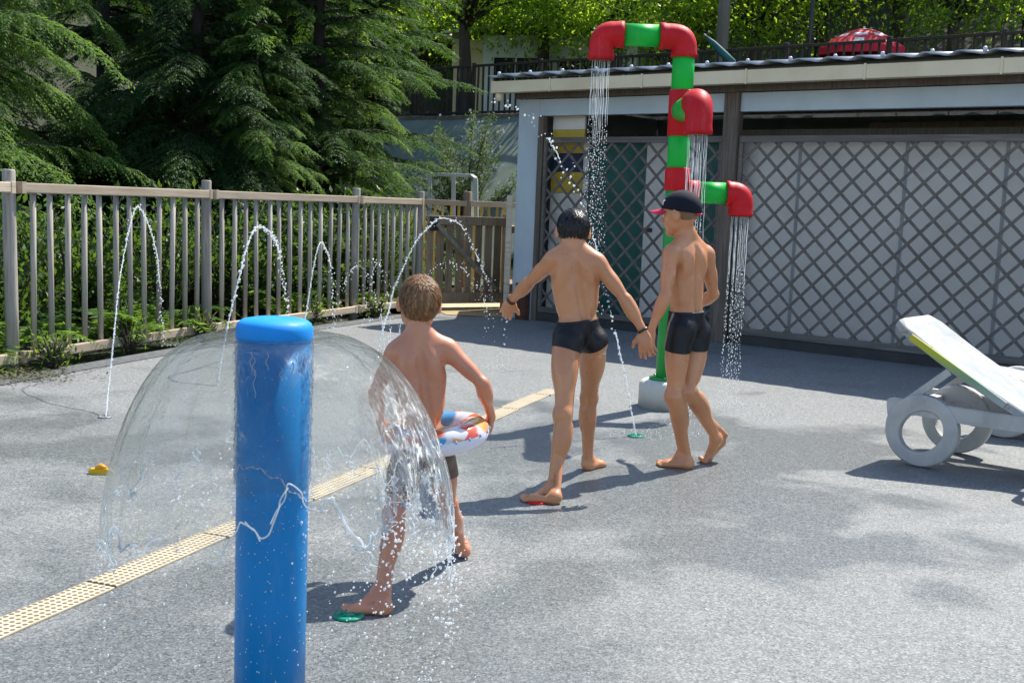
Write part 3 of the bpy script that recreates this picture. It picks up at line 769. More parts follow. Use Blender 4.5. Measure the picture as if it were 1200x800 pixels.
def tufts(S_head, C, R, U, Fw, s, n, mat, name, parent, base, region, length, width, flow, seed, out=.004):
    """hair locks lying on the head; region(r,u,f)->bool array; flow(r,u,f) -> direction"""
    rg = np.random.default_rng(seed)
    d = rg.normal(size=(n * 4, 3)); d /= np.linalg.norm(d, axis=1)[:, None]
    loc = d * np.array([.0735, .088, .092]) + np.array([0, .006, -.012])
    m = region(loc[:, 0], loc[:, 1], loc[:, 2]); loc = loc[m][:n]; d = d[m][:n]; n = len(loc)
    fl = flow(loc[:, 0], loc[:, 1], loc[:, 2]) + rg.normal(scale=.16, size=(n, 3))
    nor = d / np.array([.0735, .088, .092]); nor /= np.linalg.norm(nor, axis=1)[:, None]
    fl = fl - nor * (fl * nor).sum(1)[:, None]; fl /= np.linalg.norm(fl, axis=1)[:, None] + 1e-9
    sd_ = np.cross(nor, fl); L = length * rg.uniform(.6, 1.25, n)[:, None]; Wd = width * rg.uniform(.6, 1.3, n)[:, None]
    V = []; K = 5
    lift = rg.uniform(.001, out, n)[:, None]
    for i in range(K):
        f = i / (K - 1)
        q = loc + fl * L * f
        e = (q - np.array([0, .006, -.012])) / np.array([.0735, .088, .092]); e = e / np.linalg.norm(e, axis=1)[:, None]
        q2 = e * np.array([.0735, .088, .092]) + np.array([0, .006, -.012])
        q = q * .25 + q2 * .75 + nor * (lift * (.25 + 1.5 * f * (1.35 - f)) + .002)
        wd = Wd * (.55 + .9 * f * (1 - f) * 2) * (1 - f * .8)
        V += [q - sd_ * wd, q + nor * wd * .35, q + sd_ * wd]
    V = np.stack(V, 1)           # n, 3K, 3
    B = np.stack([R, U, Fw]); W = np.asarray(C) + (V.reshape(-1, 3) * s) @ B - base
    fs = []
    for i in range(K - 1):
        for c in (0, 1): a = i * 3 + c; fs.append([a, a + 1, a + 4, a + 3])
    fs = np.asarray(fs); Fq = (np.arange(n)[:, None, None] * 3 * K + fs[None]).reshape(-1, 4)
    return from_arrays(name, W, Fq, mat, parent, True)

def hair_mat(name, a, b, c, rough=.4):
    M = NT(name); v = M.coord('Object', (1, 1, .10)); n = M.noise(v, 95, 3); n2 = M.noise(M.coord('Object'), 9, 3)
    cc = M.ramp(n, [(.3, a), (.55, b), (.75, c)]); M.col(M.mix(M.ramp(n2, [(.4, (0, 0, 0)), (.7, (.5, .5, .5))]), cc, a)); M.set(Roughness=rough, Specular_IOR_Level=.4); return M.m

def eyes(parent, base, C, R, U, Fw, s):
    for e in (-1, 1):
        c = Vector(np.asarray(C) + (R * .031 * e + U * -.012 + Fw * .0725) * s - base)
        mb = MB(); bmesh.ops.create_uvsphere(mb.bm, u_segments=16, v_segments=10, radius=.0125 * s)
        for f in mb.bm.faces: f.smooth = True
        for v_ in mb.bm.verts: v_.co += c
        eb = mb.build('eye', MAT['eye_white'], parent)
        mb = MB(); bmesh.ops.create_uvsphere(mb.bm, u_segments=12, v_segments=8, radius=.0062 * s)
        for v_ in mb.bm.verts: v_.co += c + Vector(Fw) * .0078 * s
        mb.build('iris', MAT['iris'], eb)

MAT['eye_white'] = mottled('eye_white', (.7, .68, .65), (.75, .73, .7), 3, .2, 0)
MAT['iris'] = mottled('iris', (.04, .025, .015), (.06, .035, .02), 3, .2, 0)
def cloth_mat(name, c, rough=.35):
    M = NT(name); v = M.coord('Object'); M.col(M.ramp(M.noise(v, 18, 4), [(.3, c), (.7, tuple(x * 1.6 for x in c))])); M.set(Roughness=rough, Specular_IOR_Level=.35)
    b1 = M.noise(v, 26, 3, .5, 1.0); M.bump(b1, .28, .006); return M.m
black_swim = cloth_mat('black_swim_fabric', (.004, .004, .005), .42)
skinA = skin_mat('tanned_skin', (.58, .255, .112), (.44, .18, .078), (.56, .205, .10))
skinB = skin_mat('tanned_skin_light', (.60, .27, .122), (.46, .19, .085), (.58, .215, .105))
skinC = skin_mat('flushed_skin', (.60, .24, .125), (.44, .165, .085), (.60, .19, .11))
A3 = lambda v: np.array(v, float)
def G3(px, py, z=0.0): return A3(gnd(px, py, z))
def P3(px, py, Y): return A3(at(px, py, Y))

# ---------------- middle boy
J = dict(hipL=P3(665, 396, 5.46), hipR=P3(694, 399, 5.54), kneeL=P3(661, 486, 5.31), ankL=P3(648, 569, 5.24), kneeR=P3(690, 466, 5.74), ankR=P3(689, 537, 5.86),
         c7=P3(671, 289, 5.50), shL=P3(648, 304, 5.50), shR=P3(700, 307, 5.50), elbL=P3(619, 332, 5.64), wriL=P3(599, 352, 5.76), elbR=P3(733, 351, 5.46), wriR=P3(754, 388, 5.44),
         head=P3(671.5, 269, 5.56), headU=(-.03, .36, .93), headF=(-.06, .93, -.36), hs=.98)
J['heelL'] = G3(656, 590); J['toeL'] = G3(608, 586); J['ballL'] = J['heelL'] * .33 + J['toeL'] * .67
J['heelR'] = G3(685, 551); J['toeR'] = G3(708, 544); J['toeR'] = J['heelR'] + nv(J['toeR'] - J['heelR']) * .185; J['ballR'] = J['heelR'] * .3 + J['toeR'] * .7
J['handL'] = (P3(591, 371, 5.80) - P3(599, 352, 5.76), (-.3, .5, -.3), (.75, -.2, .1), .42, .06)
J['handR'] = (P3(758, 420, 5.42) - P3(754, 388, 5.44), (.3, .7, .1), (-.9, .2, 0), .34, .05)
mid, S, base = add_body(J, 1.0, skinA, 'bareheaded boy in black swim briefs, arms held out, walking between the two other boys')
lat, up, fw, latp, fwp, pel, H, hR_, hU, hF = J['_f']
def briefs(pel, up, lat, top, crotch, rise, tilt=0.0, legs=None):
    def reg(P):
        q = P - pel; u = q @ up; l = np.abs(q @ lat)
        return np.maximum(u - top - (q @ lat) * tilt, -(u - crotch - rise * l))
    return reg
mn = np.minimum
brf = briefs(pel, up, latp, .094, -.082, .46, 0.0); bo = add_cloth(S, brf, .005, base, black_swim, 'swim_briefs', mid, lo=pel - .2, hi=pel + .2)
hb = hair_mat('wet_black_hair', (.006, .005, .005), (.014, .011, .010), (.04, .033, .027), .36)
def waistband(S, reg, top, up, pel, base, parent, off, m):
    def r2(P): return np.maximum(reg(P), -((P - pel) @ up - top))
    return add_cloth(S, r2, off, base, m, 'waistband', parent, lo=pel - .2, hi=pel + .2)
bandcloth = cloth_mat('black_waistband', (.010, .010, .011), .6)
def hair_shell(J, s, reg, off, parent, base, m, name='hair'):
    S2 = SDF(); C = A3(J['head']); R, U, Fw = J['_f'][7:]
    S2.ell(C + (U * .006 - Fw * .012) * s, (R, U, Fw), (.0695 * s + off, .082 * s + off, .088 * s + off), .01)
    S2.region = lambda P: reg(((P - C) @ R) / s, ((P - C) @ U) / s, ((P - C) @ Fw) / s) * s
    V, Fq = surface(S2, .004, bounds=(C - .16 * s, C + .16 * s)); return from_arrays(name, V - base, Fq, m, parent, True)
# hair region: above the nape and hairline
def hreg(nape, front): 
    def f(r, u, fo):
        line = np.where(fo < -.02, nape, np.where(fo < .035, nape + (fo + .02) / .055 * (front * .3 - nape) , front))
        line = line + .005 * np.sin(r * 210 + fo * 90) + .004 * np.sin(r * 97 + 1)
        ear = .026 - np.sqrt((u + .022) ** 2 * .6 + (fo - .002) ** 2)
        return np.maximum(np.maximum(line - u, fo - .066 - (u - .03) * .1), np.where(np.abs(r) > .045, ear, -1))
    return f
waistband(S, brf, .080, up, pel, base, bo, .0068, bandcloth)
hr1 = hreg(-.052, .028)
hair = hair_shell(J, .98, hr1, .0055, mid, base, hb)
tufts(None, A3(J['head']), hR_, hU, hF, .98, 2200, hb, 'hair_locks', hair, base, lambda r, u, f: hr1(r, u, f) < -.002, .040, .0032, lambda r, u, f: np.stack([r * 3, -np.abs(u) * 2 - .25, -(f + .05) * 4 * 0 - .5 * (u > .05)], 1), 3, .009)
eyes(mid, base, A3(J['head']), hR_, hU, hF, .98)
def band(wr, el, r, m, parent, base, name='wristband', w=.008):
    d = nv(np.asarray(wr) - np.asarray(el)); c = Vector(np.asarray(wr) - d * .006 - base); d = Vector(d)
    x = d.orthogonal().normalized(); y = d.cross(x); mb = MB(); n = 28; rings = []
    for k in range(n):
        a = 2 * math.pi * k / n; o_ = x * math.cos(a) + y * math.sin(a)
        rings.append([mb.bm.verts.new(c + o_ * (r + dr) + d * dz) for dr, dz in ((0, -w / 2), (.004, -w / 2), (.004, w / 2), (0, w / 2))])
    for k in range(n):
        a, b = rings[k], rings[(k + 1) % n]
        for j in range(4): f = mb.bm.faces.new((a[j], b[j], b[(j + 1) % 4], a[(j + 1) % 4])); f.smooth = True
    return mb.build(name, m, parent)
bandm = mottled('dark_red_band', (.05, .012, .014), (.12, .02, .02), 30, .5, 0); bandk = mottled('black_band', (.01, .01, .012), (.02, .02, .022), 30, .35, 0)
tag(band(J['wriL'], J['elbL'], .0225, bandm, None, A3((0, 0, 0)), w=.014), 'dark reddish cord bracelet on the left wrist of the middle boy', 'bracelet')
tag(band(J['wriR'], J['elbR'], .0225, bandk, None, A3((0, 0, 0)), w=.012), 'thin black wristband on the right wrist of the middle boy', 'wristband')
JM = J

# ---------------- boy in the cap
J = dict(hipL=P3(797, 386, 5.99), hipR=P3(816, 389, 6.09), kneeL=P3(791, 465, 5.93), ankL=P3(801, 532, 6.01), kneeR=P3(808, 459, 5.99), ankR=P3(839, 512, 6.13),
         c7=P3(809, 279, 6.03), shL=P3(786, 297, 5.94), shR=P3(828, 298, 6.13), elbL=P3(780, 346, 5.88), wriL=P3(764, 384, 5.86), elbR=P3(836, 345, 6.22), wriR=P3(815, 360, 6.42),
         head=P3(797, 248, 6.03), headU=(-.10, .06, .99), headF=(-.88, .46, -.12), hs=.95, neck=.034)
J['heelL'] = G3(811, 549); J['toeL'] = G3(768, 545); J['ballL'] = J['heelL'] * .33 + J['toeL'] * .67
J['ballR'] = G3(831, 542) + A3((0, 0, .004)); J['heelR'] = P3(852, 516, 6.17); J['toeR'] = J['ballR'] + nv(A3((-.75, .45, -.02))) * .052
J['bigR'] = nv(A3((-.45, -.8, 0)))
J['handL'] = (A3((-.10, -.08, -.95)), (.2, .6, .1), (-.4, .8, 0), .3, .08)
J['handR'] = (A3((-.6, .4, -.3)), (-.3, .2, -.6), (.1, .5, .6), .5, .08)
capb, S, base = add_body(J, 1.06, skinB, 'boy in navy cap and black square-cut trunks walking left beside the striped pole', slim=.90)
lat, up, fw, latp, fwp, pel, H, hR_, hU, hF = J['_f']
def trunks(P):
    q = P - pel; u = q @ up; l = q @ latp; f = q @ fwp
    return np.maximum(u - .105, -(u + .098 + np.abs(l) * -.02 + f * -.12))
tr = add_cloth(S, trunks, .006, base, black_swim, 'swim_trunks', capb, lo=pel - .22, hi=pel + .22)
waistband(S, trunks, .089, up, pel, base, tr, .0078, bandcloth)
tan = mottled('tan_stripe', (.26, .15, .08), (.34, .21, .12), 20, .5, 0)
def stripe(P):
    q = P - pel; f = q @ fwp; l = q @ latp
    return np.maximum(np.maximum(trunks(P) + .002, np.abs(f - .030 + (q @ up) * .08) - .010), l + .02)
add_cloth(S, stripe, .0085, base, tan, 'side_stripe', tr, lo=pel - .22, hi=pel + .22)
hl = hair_mat('short_fair_hair', (.16, .09, .05), (.22, .13, .07), (.3, .19, .11), .5)
hs_ = 1.06 * .95
hr2 = hreg(-.046, .03); hair_shell(J, .95 * 1.06, lambda r, u, f: np.maximum(hr2(r, u, f), u - .03), .0022, capb, base, hl)
eyes(capb, base, A3(J['head']), hR_, hU, hF, hs_)
# cap
C = A3(J['head']); R_, U_, F_ = hR_, nv(hU + hF * -.10), nv(hF + hU * .10)
navy = cloth_mat('navy_cap_cloth', (.003, .004, .011), .85); redc = cloth_mat('red_brim_cloth', (.42, .012, .045), .55)
S2 = SDF(); S2.ell(C + (U_ * .018 - F_ * .010) * hs_, (R_, U_, F_), (.088 * hs_, .092 * hs_, .106 * hs_), .01)
S2.region = lambda P: np.maximum(-((P - C) @ U_) + .004 * hs_ + .12 * ((P - C) @ F_), -1.0)
cap_base = C + U_ * .02
V, Fq = surface(S2, .004, bounds=(C - .18, C + .18))
capo = thing('baseball_cap', Vector(C), 'navy blue baseball cap with a red brim on the boy by the pole', 'cap')
crown = from_arrays('crown', V - C, Fq, navy, capo, True)
mb = MB(); rows = []
for i in range(9):
    f = i / 8; row = []
    for k in range(17):
        a = (k / 16 - .5) * 2; lx = .070 * a * (1 - .12 * f); fy = .070 * math.sqrt(max(0, 1 - (a * .86) ** 2)) + .018 + f * (.075 * math.sqrt(max(0, 1 - a * a * .97)) + .004)
        row.append((R_ * lx + F_ * fy + U_ * (.014 - .016 * f - .016 * a * a)) * hs_)
    rows.append(row)
vs = [[mb.bm.verts.new(Vector(p)) for p in r] for r in rows]
for a, b in zip(vs, vs[1:]):
    for k in range(16): mb.bm.faces.new((a[k], a[k + 1], b[k + 1], b[k])).smooth = True
br = mb.build('brim', redc, capo); sm = br.modifiers.new('thick', 'SOLIDIFY'); sm.thickness = .005; sm.offset = 0
mb = MB(); bmesh.ops.create_uvsphere(mb.bm, u_segments=12, v_segments=8, radius=.008)
for v_ in mb.bm.verts: v_.co += Vector((U_ * .106 - F_ * .01) * hs_)
mb.build('button', navy, capo)
# strap at the back and a pale embroidered mark at the front side
mb = MB(); pts = [Vector((R_ * math.sin(a) * .082 - F_ * (math.cos(a) * .100 + .008) + U_ * -.012) * hs_) for a in np.linspace(-.42, .42, 9)]
mb.tube(pts, .0065, 8); mb.build('strap', redc, capo)
mb = MB()
for (l0, u0, l1, u1) in ((-.012, .035, .012, .035), (-.012, .055, .012, .055), (-.012, .035, -.012, .055)):
    q = [Vector((R_ * l + U_ * u + F_ * (.093 - (u - .018) ** 2 * 6.5)) * hs_) for l, u in ((l0 - .052, u0), (l1 - .052, u1))]
    q = [p - Vector(F_) * .018 * hs_ for p in q]; mb.tube(q, .0028, 6)
mb.build('emblem', mottled('white_thread', (.7, .7, .72), (.78, .78, .8), 30, .6, 0), capo)

# ---------------- smallest child
J = dict(hipL=P3(482, 530, 3.94), hipR=P3(510, 528, 4.02), kneeL=P3(463, 602, 3.79), ankL=P3(446, 692, 3.70), kneeR=P3(525, 592, 4.10), ankR=P3(541, 637, 4.30),
         c7=P3(490, 391, 3.99), shL=P3(464, 413, 3.99), shR=P3(525, 409, 4.02), elbL=P3(440, 458, 4.02), wriL=P3(446, 494, 4.13), elbR=P3(565, 449, 4.0), wriR=P3(576, 488, 4.11),
         head=P3(491.5, 352, 4.03), headU=(.02, .06, 1), headF=(-.22, .97, -.05), hs=1.12)
J['heelL'] = G3(457, 719); J['toeL'] = G3(398, 716); J['ballL'] = J['heelL'] * .33 + J['toeL'] * .67
J['heelR'] = G3(543, 656) + A3((0, 0, .012)); J['toeR'] = J['heelR'] + nv(A3((-.1, .95, 0))) * .15 - A3((0, 0, .01)); J['ballR'] = J['heelR'] * .32 + J['toeR'] * .68
J['handR'] = (A3((-.12, .25, -.8)), (-.8, .2, -.1), (-.1, .9, .1), .55, .06)
J['handL'] = (A3((.15, .35, -.7)), (.8, .2, -.1), (.1, .9, .1), .55, .06)
kid, S, base = add_body(J, .80, skinC, 'smallest child with short brown hair and a swim ring, beside the water dome', slim=1.0)
lat, up, fw, latp, fwp, pel, H, hR_, hU, hF = J['_f']
kshort = cloth_mat('grey_brown_swim_fabric', (.10, .062, .05), .45)
def shorts(P):
    q = P - pel; u = q @ up; l = np.abs(q @ latp)
    return np.maximum(u - .085, -(u + .115 - l * .05))
add_cloth(S, shorts, .006, base, kshort, 'swim_shorts', kid, lo=pel - .2, hi=pel + .2)
hbm = hair_mat('brown_hair', (.12, .052, .020), (.26, .125, .048), (.46, .26, .115), .5)
ks = .80 * 1.12; hr3 = hreg(-.066, .03)
hair = hair_shell(J, ks, hr3, .008, kid, base, hbm)
tufts(None, A3(J['head']), hR_, hU, hF, ks, 2600, hbm, 'hair_locks', hair, base, lambda r, u, f: hr3(r, u, f) < -.002, .042, .0026,
      lambda r, u, f: np.stack([r * 6 + .1, -.55 - 0 * u, -(f) * 2.0], 1), 5, .010)
eyes(kid, base, A3(J['head']), hR_, hU, hF, ks)
JK = J
# ================================================================ WATER-PLAY OBJECTS
def plastic(name, c, rough=.38, n=.10):
    M = NT(name); v = M.coord('Object'); f = M.noise(v, 5, 4)
    cc = M.ramp(f, [(.3, tuple(x * (1 - n) for x in c)), (.7, tuple(min(1, x * (1 + n)) for x in c))])
    sk = M.noise(M.coord('Object', (9, 9, 1.6)), 3, 6, .7, .4); cc = M.mix(M.ramp(sk, [(.56, (0, 0, 0)), (.80, (.30, .30, .30))]), cc, tuple(x * .55 + .22 for x in c)); M.col(cc); M.set(Specular_IOR_Level=.28)
    r = M.ramp(M.noise(v, 14, 6, .7), [(.3, (rough * .7,) * 3), (.7, (rough * 1.35,) * 3)]); M.l(r, M.b.inputs['Roughness']); M.bump(M.noise(v, 60, 3), .06, .002); return M.m
redp = plastic('red_pipe_paint', (.56, .006, .012), .5); greenp = plastic('green_pipe_paint', (.008, .46, .05), .42); dgreen = plastic('green_post_paint', (.02, .30, .05), .42)
bluep = plastic('blue_post_paint', (.003, .205, .52), .36); bluecap = plastic('blue_cap_plastic', (.010, .27, .72), .55)
cream = mottled('cream_concrete', (.52, .50, .44), (.62, .60, .54), 5, .7, .15, 60)

# ---- shower pole
PB = gnd(779, 476); YP = PB.y
zz = lambda py, px=800: at(px, py, YP).z
xx = lambda px, py: at(px, py, YP).x
pole = thing('shower_pole', PB, 'tall striped red and green pipe shower pole with three drooping arms on a cream base', 'shower pole')
R0, R1 = .074, .084
def vseg(name, z0, z1, r, m): 
    mb = MB(); mb.lathe([(r - .004, z0), (r, z0 + .004), (r, z1 - .004), (r - .004, z1)], n=36); return mb.build(name, m, pole)
mb = MB(); mb.lathe([(.185, 0), (.185, .15), (.178, .172), (.155, .186), (.08, .19)], n=48); mb.build('base', cream, pole)
vseg('pipe', .185, zz(222), R0, dgreen)
mb = MB(); mb.lathe([(.074, .19), (.118, .19), (.118, .203), (.076, .205)], n=36); fl_ = mb.build('flange', dgreen, pole)
for k in range(6):
    mb = MB(); a = k * math.pi / 3 + .3; mb.lathe([(.010, .203), (.010, .213), (.006, .216)], (.098 * math.cos(a), .098 * math.sin(a), 0), n=6); mb.build('bolt', bpy.data.materials['grey_bolt'] if 'grey_bolt' in bpy.data.materials else mottled('grey_bolt', (.3, .3, .3), (.4, .4, .4), 9, .3, 0, metal=.8), fl_)
vseg('tee', zz(224), zz(197), R1, redp); vseg('pipe', zz(198), zz(159), R0, greenp); vseg('tee', zz(160), zz(106), R1, redp); vseg('pipe', zz(107), zz(67), R0, greenp)
def elbow(name, c0, d0, c1, d1, r, m, collar=.05):
    """bend from c0 (direction d0) to c1 (arriving with direction d1)"""
    c0, c1, d0, d1 = Vector(c0), Vector(c1), Vector(d0).normalized(), Vector(d1).normalized()
    L = (c1 - c0).length
    pts = [c0 + d0 * t for t in (0, collar * .5)]; rad = [r * 1.05, r * 1.05]
    a, b = c0 + d0 * collar, c1 - d1 * collar; k = (b - a).length * .56
    for i in range(13):
        t = i / 12; p = a * (1 - t) ** 3 + (a + d0 * k) * 3 * t * (1 - t) ** 2 + (b - d1 * k) * 3 * t * t * (1 - t) + b * t ** 3
        pts.append(p); rad.append(r * 1.0)
    pts += [c1 - d1 * collar * .5, c1]; rad += [r * 1.05, r * 1.05]
    mb = MB(); mb.tube(pts, rad, 32); return mb.build(name, m, pole)
ZA = zz(42, 760); xl = xx(705, 50) - PB.x
elbow('elbow', (0, 0, zz(68)), (0, 0, 1), (-.17, 0, ZA), (-1, 0, 0), R1, redp)
mb = MB(); mb.tube([(-.165, 0, ZA), (xl + .14, 0, ZA)], R0, 36); mb.build('arm', greenp, pole)
zo = zz(70, 700)
elbow('elbow', (xl + .145, 0, ZA), (-1, 0, 0), (xl, 0, zo), (0, 0, -1), R1, redp)
# right arm
ZB = zz(226, 830); xr = xx(868, 240) - PB.x
mb = MB(); mb.tube([(.06, 0, ZB), (.15, 0, ZB)], [R1 * .95, R1 * .95], 32); mb.build('coupling', redp, pole)
mb = MB(); mb.tube([(.151, 0, ZB), (xr - .10, 0, ZB)], R0 * .98, 32); mb.build('arm', greenp, pole)
zr = zz(253, 868)
elbow('elbow', (xr - .105, 0, ZB), (1, 0, 0), (xr, 0, zr), (0, 0, -1), R1 * .97, redp, .035)
# arm towards the viewer
Ce = at(819, 134, 7.08) - PB; ZC = zz(131, 800); dm = Vector((Ce.x, Ce.y, 0)).normalized()
zc = at(820, 157, 7.08).z
mb = MB(); mb.tube([dm * .07 + Vector((0, 0, ZC)), dm * (Ce.xy.length - .16) + Vector((0, 0, ZC))], R0, 32); mb.build('arm', greenp, pole)
elbow('elbow', dm * (Ce.xy.length - .17) + Vector((0, 0, ZC)), dm, (Ce.x, Ce.y, zc), (0, 0, -1), R1, redp, .045)
# perforated caps in the three openings
capm = plastic('spray_plate', (.20, .02, .02), .4)
OUT = [Vector((xl, 0, zo)), Vector((Ce.x, Ce.y, zc)), Vector((xr, 0, zr))]
for p in OUT:
    mb = MB(); mb.lathe([(R1 * .9, .002), (R1 * .93, .01)], p - Vector((0, 0, .008)), n=32); mb.build('spray_plate', capm, pole)

# ---- water materials
def water_drop():
    M = NT('water_drops'); M.col((.86, .9, .93)); M.set(Roughness=.06, Specular_IOR_Level=.8)
    tr = M.n('ShaderNodeBsdfTranslucent'); tr.inputs[0].default_value = (.9, .93, .95, 1)
    tp = M.n('ShaderNodeBsdfTransparent'); tp.inputs[0].default_value = (.97, .98, .98, 1)
    m1 = M.n('ShaderNodeMixShader'); m1.inputs[0].default_value = .5; M.l(M.b.outputs[0], m1.inputs[1]); M.l(tr.outputs[0], m1.inputs[2])
    m2 = M.n('ShaderNodeMixShader'); m2.inputs[0].default_value = .28; M.l(m1.outputs[0], m2.inputs[1]); M.l(tp.outputs[0], m2.inputs[2])
    M.l(m2.outputs[0], M.o.inputs[0]); return M.m
drop = water_drop()

ICO = None
def drops_mesh(centers, radii, stretch=None):
    """many small octahedral beads subdivided once -> (V,F)"""
    global ICO
    if ICO is None:
        bm = bmesh.new(); bmesh.ops.create_icosphere(bm, subdivisions=1, radius=1)
        bm.verts.ensure_lookup_table(); ICO = (np.array([v.co[:] for v in bm.verts]), np.array([[v.index for v in f.verts] for f in bm.faces])); bm.free()
    c = np.asarray(centers, float); r = np.asarray(radii, float); v0, f0 = ICO; n = len(c)
    st = np.ones((n, 3)) if stretch is None else np.asarray(stretch)
    V = c[:, None, :] + v0[None] * (r[:, None] * st)[:, None, :]
    V = V + RNG.normal(size=V.shape) * r[:, None, None] * .13
    return V.reshape(-1, 3), (f0[None] + np.arange(n)[:, None, None] * len(v0)).reshape(-1, 3)

def strands_mesh(paths, rads, k=5):
    Vs, Fs = [], []; o = 0
    for P, r in zip(paths, rads):
        P = np.asarray(P, float); n = len(P); d = np.gradient(P, axis=0); d /= np.linalg.norm(d, axis=1)[:, None] + 1e-9
        x = np.cross(d, (.3, .9, .2)); x /= np.linalg.norm(x, axis=1)[:, None] + 1e-9; y = np.cross(d, x)
        r = np.broadcast_to(np.asarray(r, float), (n,))
        a = np.arange(k) * 2 * np.pi / k
        V = P[:, None] + (x[:, None] * np.cos(a)[None, :, None] + y[:, None] * np.sin(a)[None, :, None]) * r[:, None, None]
        Vs.append(V.reshape(-1, 3)); i = np.arange(n - 1)[:, None] * k + np.arange(k)[None]; j = np.arange(n - 1)[:, None] * k + (np.arange(k) + 1) % k
        Fs.append(np.stack([i, j, j + k, i + k], -1).reshape(-1, 4) + o); o += n * k
    return np.concatenate(Vs), np.concatenate(Fs)
def tri(Fq): return np.concatenate([Fq[:, [0, 1, 2]], Fq[:, [0, 2, 3]]])
def join(parts):
    Vs, Fs, o = [], [], 0
    for V, Fq in parts:
        Vs.append(V); Fs.append((tri(Fq) if Fq.shape[1] == 4 else Fq) + o); o += len(V)
    return np.concatenate(Vs), np.concatenate(Fs)

wl = ['thin water strings falling from the far left end of the shower pole', 'thin water strings falling from the middle shower arm behind the boy in the cap',
      'thin water strings falling from the low right shower arm to the ground']
for q, p in enumerate(OUT):
    w0 = PB + p; parts = []; rg = np.random.default_rng(20 + q)
    ring = [(.057, i * 2 * math.pi / 11) for i in range(11)] + [(.026, i * 2 * math.pi / 5) for i in range(5)]
    paths, rads, dc, dr_, ds = [], [], [], [], []
    for r, a in ring:
        x, y = r * math.cos(a), r * math.sin(a); ln = (.30 + rg.uniform(-.06, .1)) * (w0.z if q != 0 else 1.5)
        zs = np.linspace(0, ln, 26); dx = rg.normal() * .006; dy = rg.normal() * .006
        spread = lambda z: (x * (1 + .10 * z) + dx * z + .0016 * np.sin(z * 31 + a), y * (1 + .10 * z) + dy * z + .0016 * np.cos(z * 27 + a))
        xs__, ys__ = spread(zs); paths.append(np.stack([w0.x + xs__, w0.y + ys__, w0.z - zs], -1)); rads.append(.0014 * (1 + .35 * np.sin(zs * 55 + a * 3)) * (1 - .3 * zs / ln))
        z = ln
        while z < w0.z - .01:
            sx, sy = spread(np.array([z])); jit = .0016 + .007 * (z - ln)
            dc.append((w0.x + sx[0] + rg.normal() * jit, w0.y + sy[0] + rg.normal() * jit, w0.z - z)); dr_.append(rg.uniform(.0014, .0032)); ds.append((1, 1, rg.uniform(1.2, 2.8)))
            z += rg.uniform(.010, .034) * (1 + .5 * z)
    parts = [strands_mesh(paths, rads), drops_mesh(dc, dr_, ds)]
    V, Fq = join(parts); o = from_arrays('falling_water', V - np.array(w0), Fq, drop, None, True); o.location = w0
    tag(o, wl[q], 'falling water', 'water strings under the shower arms')
# splash beads where shower water lands
def ground_splash(name, c, n, rad, hmax, label, seed):
    rg = np.random.default_rng(seed); r = rad * np.sqrt(rg.uniform(0, 1, n)) ; a = rg.uniform(0, 2 * math.pi, n)
    z = np.abs(rg.normal(size=n)) * hmax * np.clip(1 - r / rad, .08, 1)
    P = np.stack([c[0] + r * np.cos(a), c[1] + r * np.sin(a), z + .003], -1)
    V, Fq = drops_mesh(P, rg.uniform(.0012, .0036, n)); o = from_arrays(name, V, Fq, drop, None, True)
    tag(o, label, 'splash', kind='stuff')
c = PB + OUT[2]; ground_splash('splash', (c.x, c.y), 260, .34, .05, 'fine splash beads on the wet ground under the right shower arm', 3)
c = PB + OUT[1]; ground_splash('splash', (c.x, c.y), 160, .25, .04, 'fine splash beads behind the boy in the cap', 4)

# ---- ground jets: water arcs made of beads and broken strings
def jet(name, pix, y0, y1, label, seed, wob=.010, r0=.0042, gap=.011, side=0.35, thick=1.0, strand=.5, ys=None, extra=1):
    rg = np.random.default_rng(seed)
    n = len(pix); P = [at(px, py, y0 + (y1 - y0) * (i / (n - 1) if ys is None else ys[i])) for i, (px, py) in enumerate(pix)]
    if pix[0][1] > 300 and P[0].z < .15: P[0].z = .01
    path = np.array([p[:] for p in smoothpath(P, 220)]); seglen = np.linalg.norm(np.diff(path, axis=0), axis=1); s = np.concatenate([[0], np.cumsum(seglen)]); L = s[-1]
    c, r = [], []; paths, rads = [], []
    pos = 0.0
    while pos < L:
        f = pos / L; p = np.array([np.interp(pos, s, path[:, k]) for k in range(3)])
        for _ in range(extra):
            c.append(p + rg.normal(size=3) * wob * (.15 + f * 1.1)); r.append(r0 * .95 * rg.uniform(.4, 1.4) * thick)
        if rg.uniform() < side * f: c.append(p + rg.normal(size=3) * wob * 3.2 * f); r.append(r0 * rg.uniform(.3, .8))
        pos += gap * rg.uniform(.5, 1.6) * (1 + .5 * f)
    m = int(220 * min(.9, strand * 1.35))
    if m > 6:
        j = rg.normal(size=(m, 3)) * .0015
        paths.append(path[:m] + j); rads.append(r0 * .62 * thick * (1 + .5 * np.sin(np.arange(m) * 1.9 + seed) * rg.uniform(.3, 1, m)))
        for k in range(3):
            a = rg.integers(m // 2, 200); b = min(a + rg.integers(6, 16), 219)
            paths.append(path[a:b] + rg.normal(size=(b - a, 3)) * .003); rads.append(r0 * .5)
    pr = [drops_mesh(c, r)] + ([strands_mesh(paths, rads)] if paths else [])
    V, Fq = join(pr); b0 = np.array(P[0]); o = from_arrays(name, V - b0, Fq, drop, None, True); o.location = P[0]
    tag(o, label, 'water jet', 'water jets of the splash pad'); return P
gN = gnd(745, 511)
jet('water_jet', [(745, 510), (740, 482), (735, 452), (728, 420), (721, 388), (712, 348), (702, 304), (691, 262), (679, 232), (665, 203), (651, 177), (640, 160), (624, 140), (606, 126), (590, 118), (574, 117)], gN.y, gN.y + .3,
    'long water jet from the green nozzle rising left up to the shed eave', 1, .012, .0066, .017, .55, strand=.20)
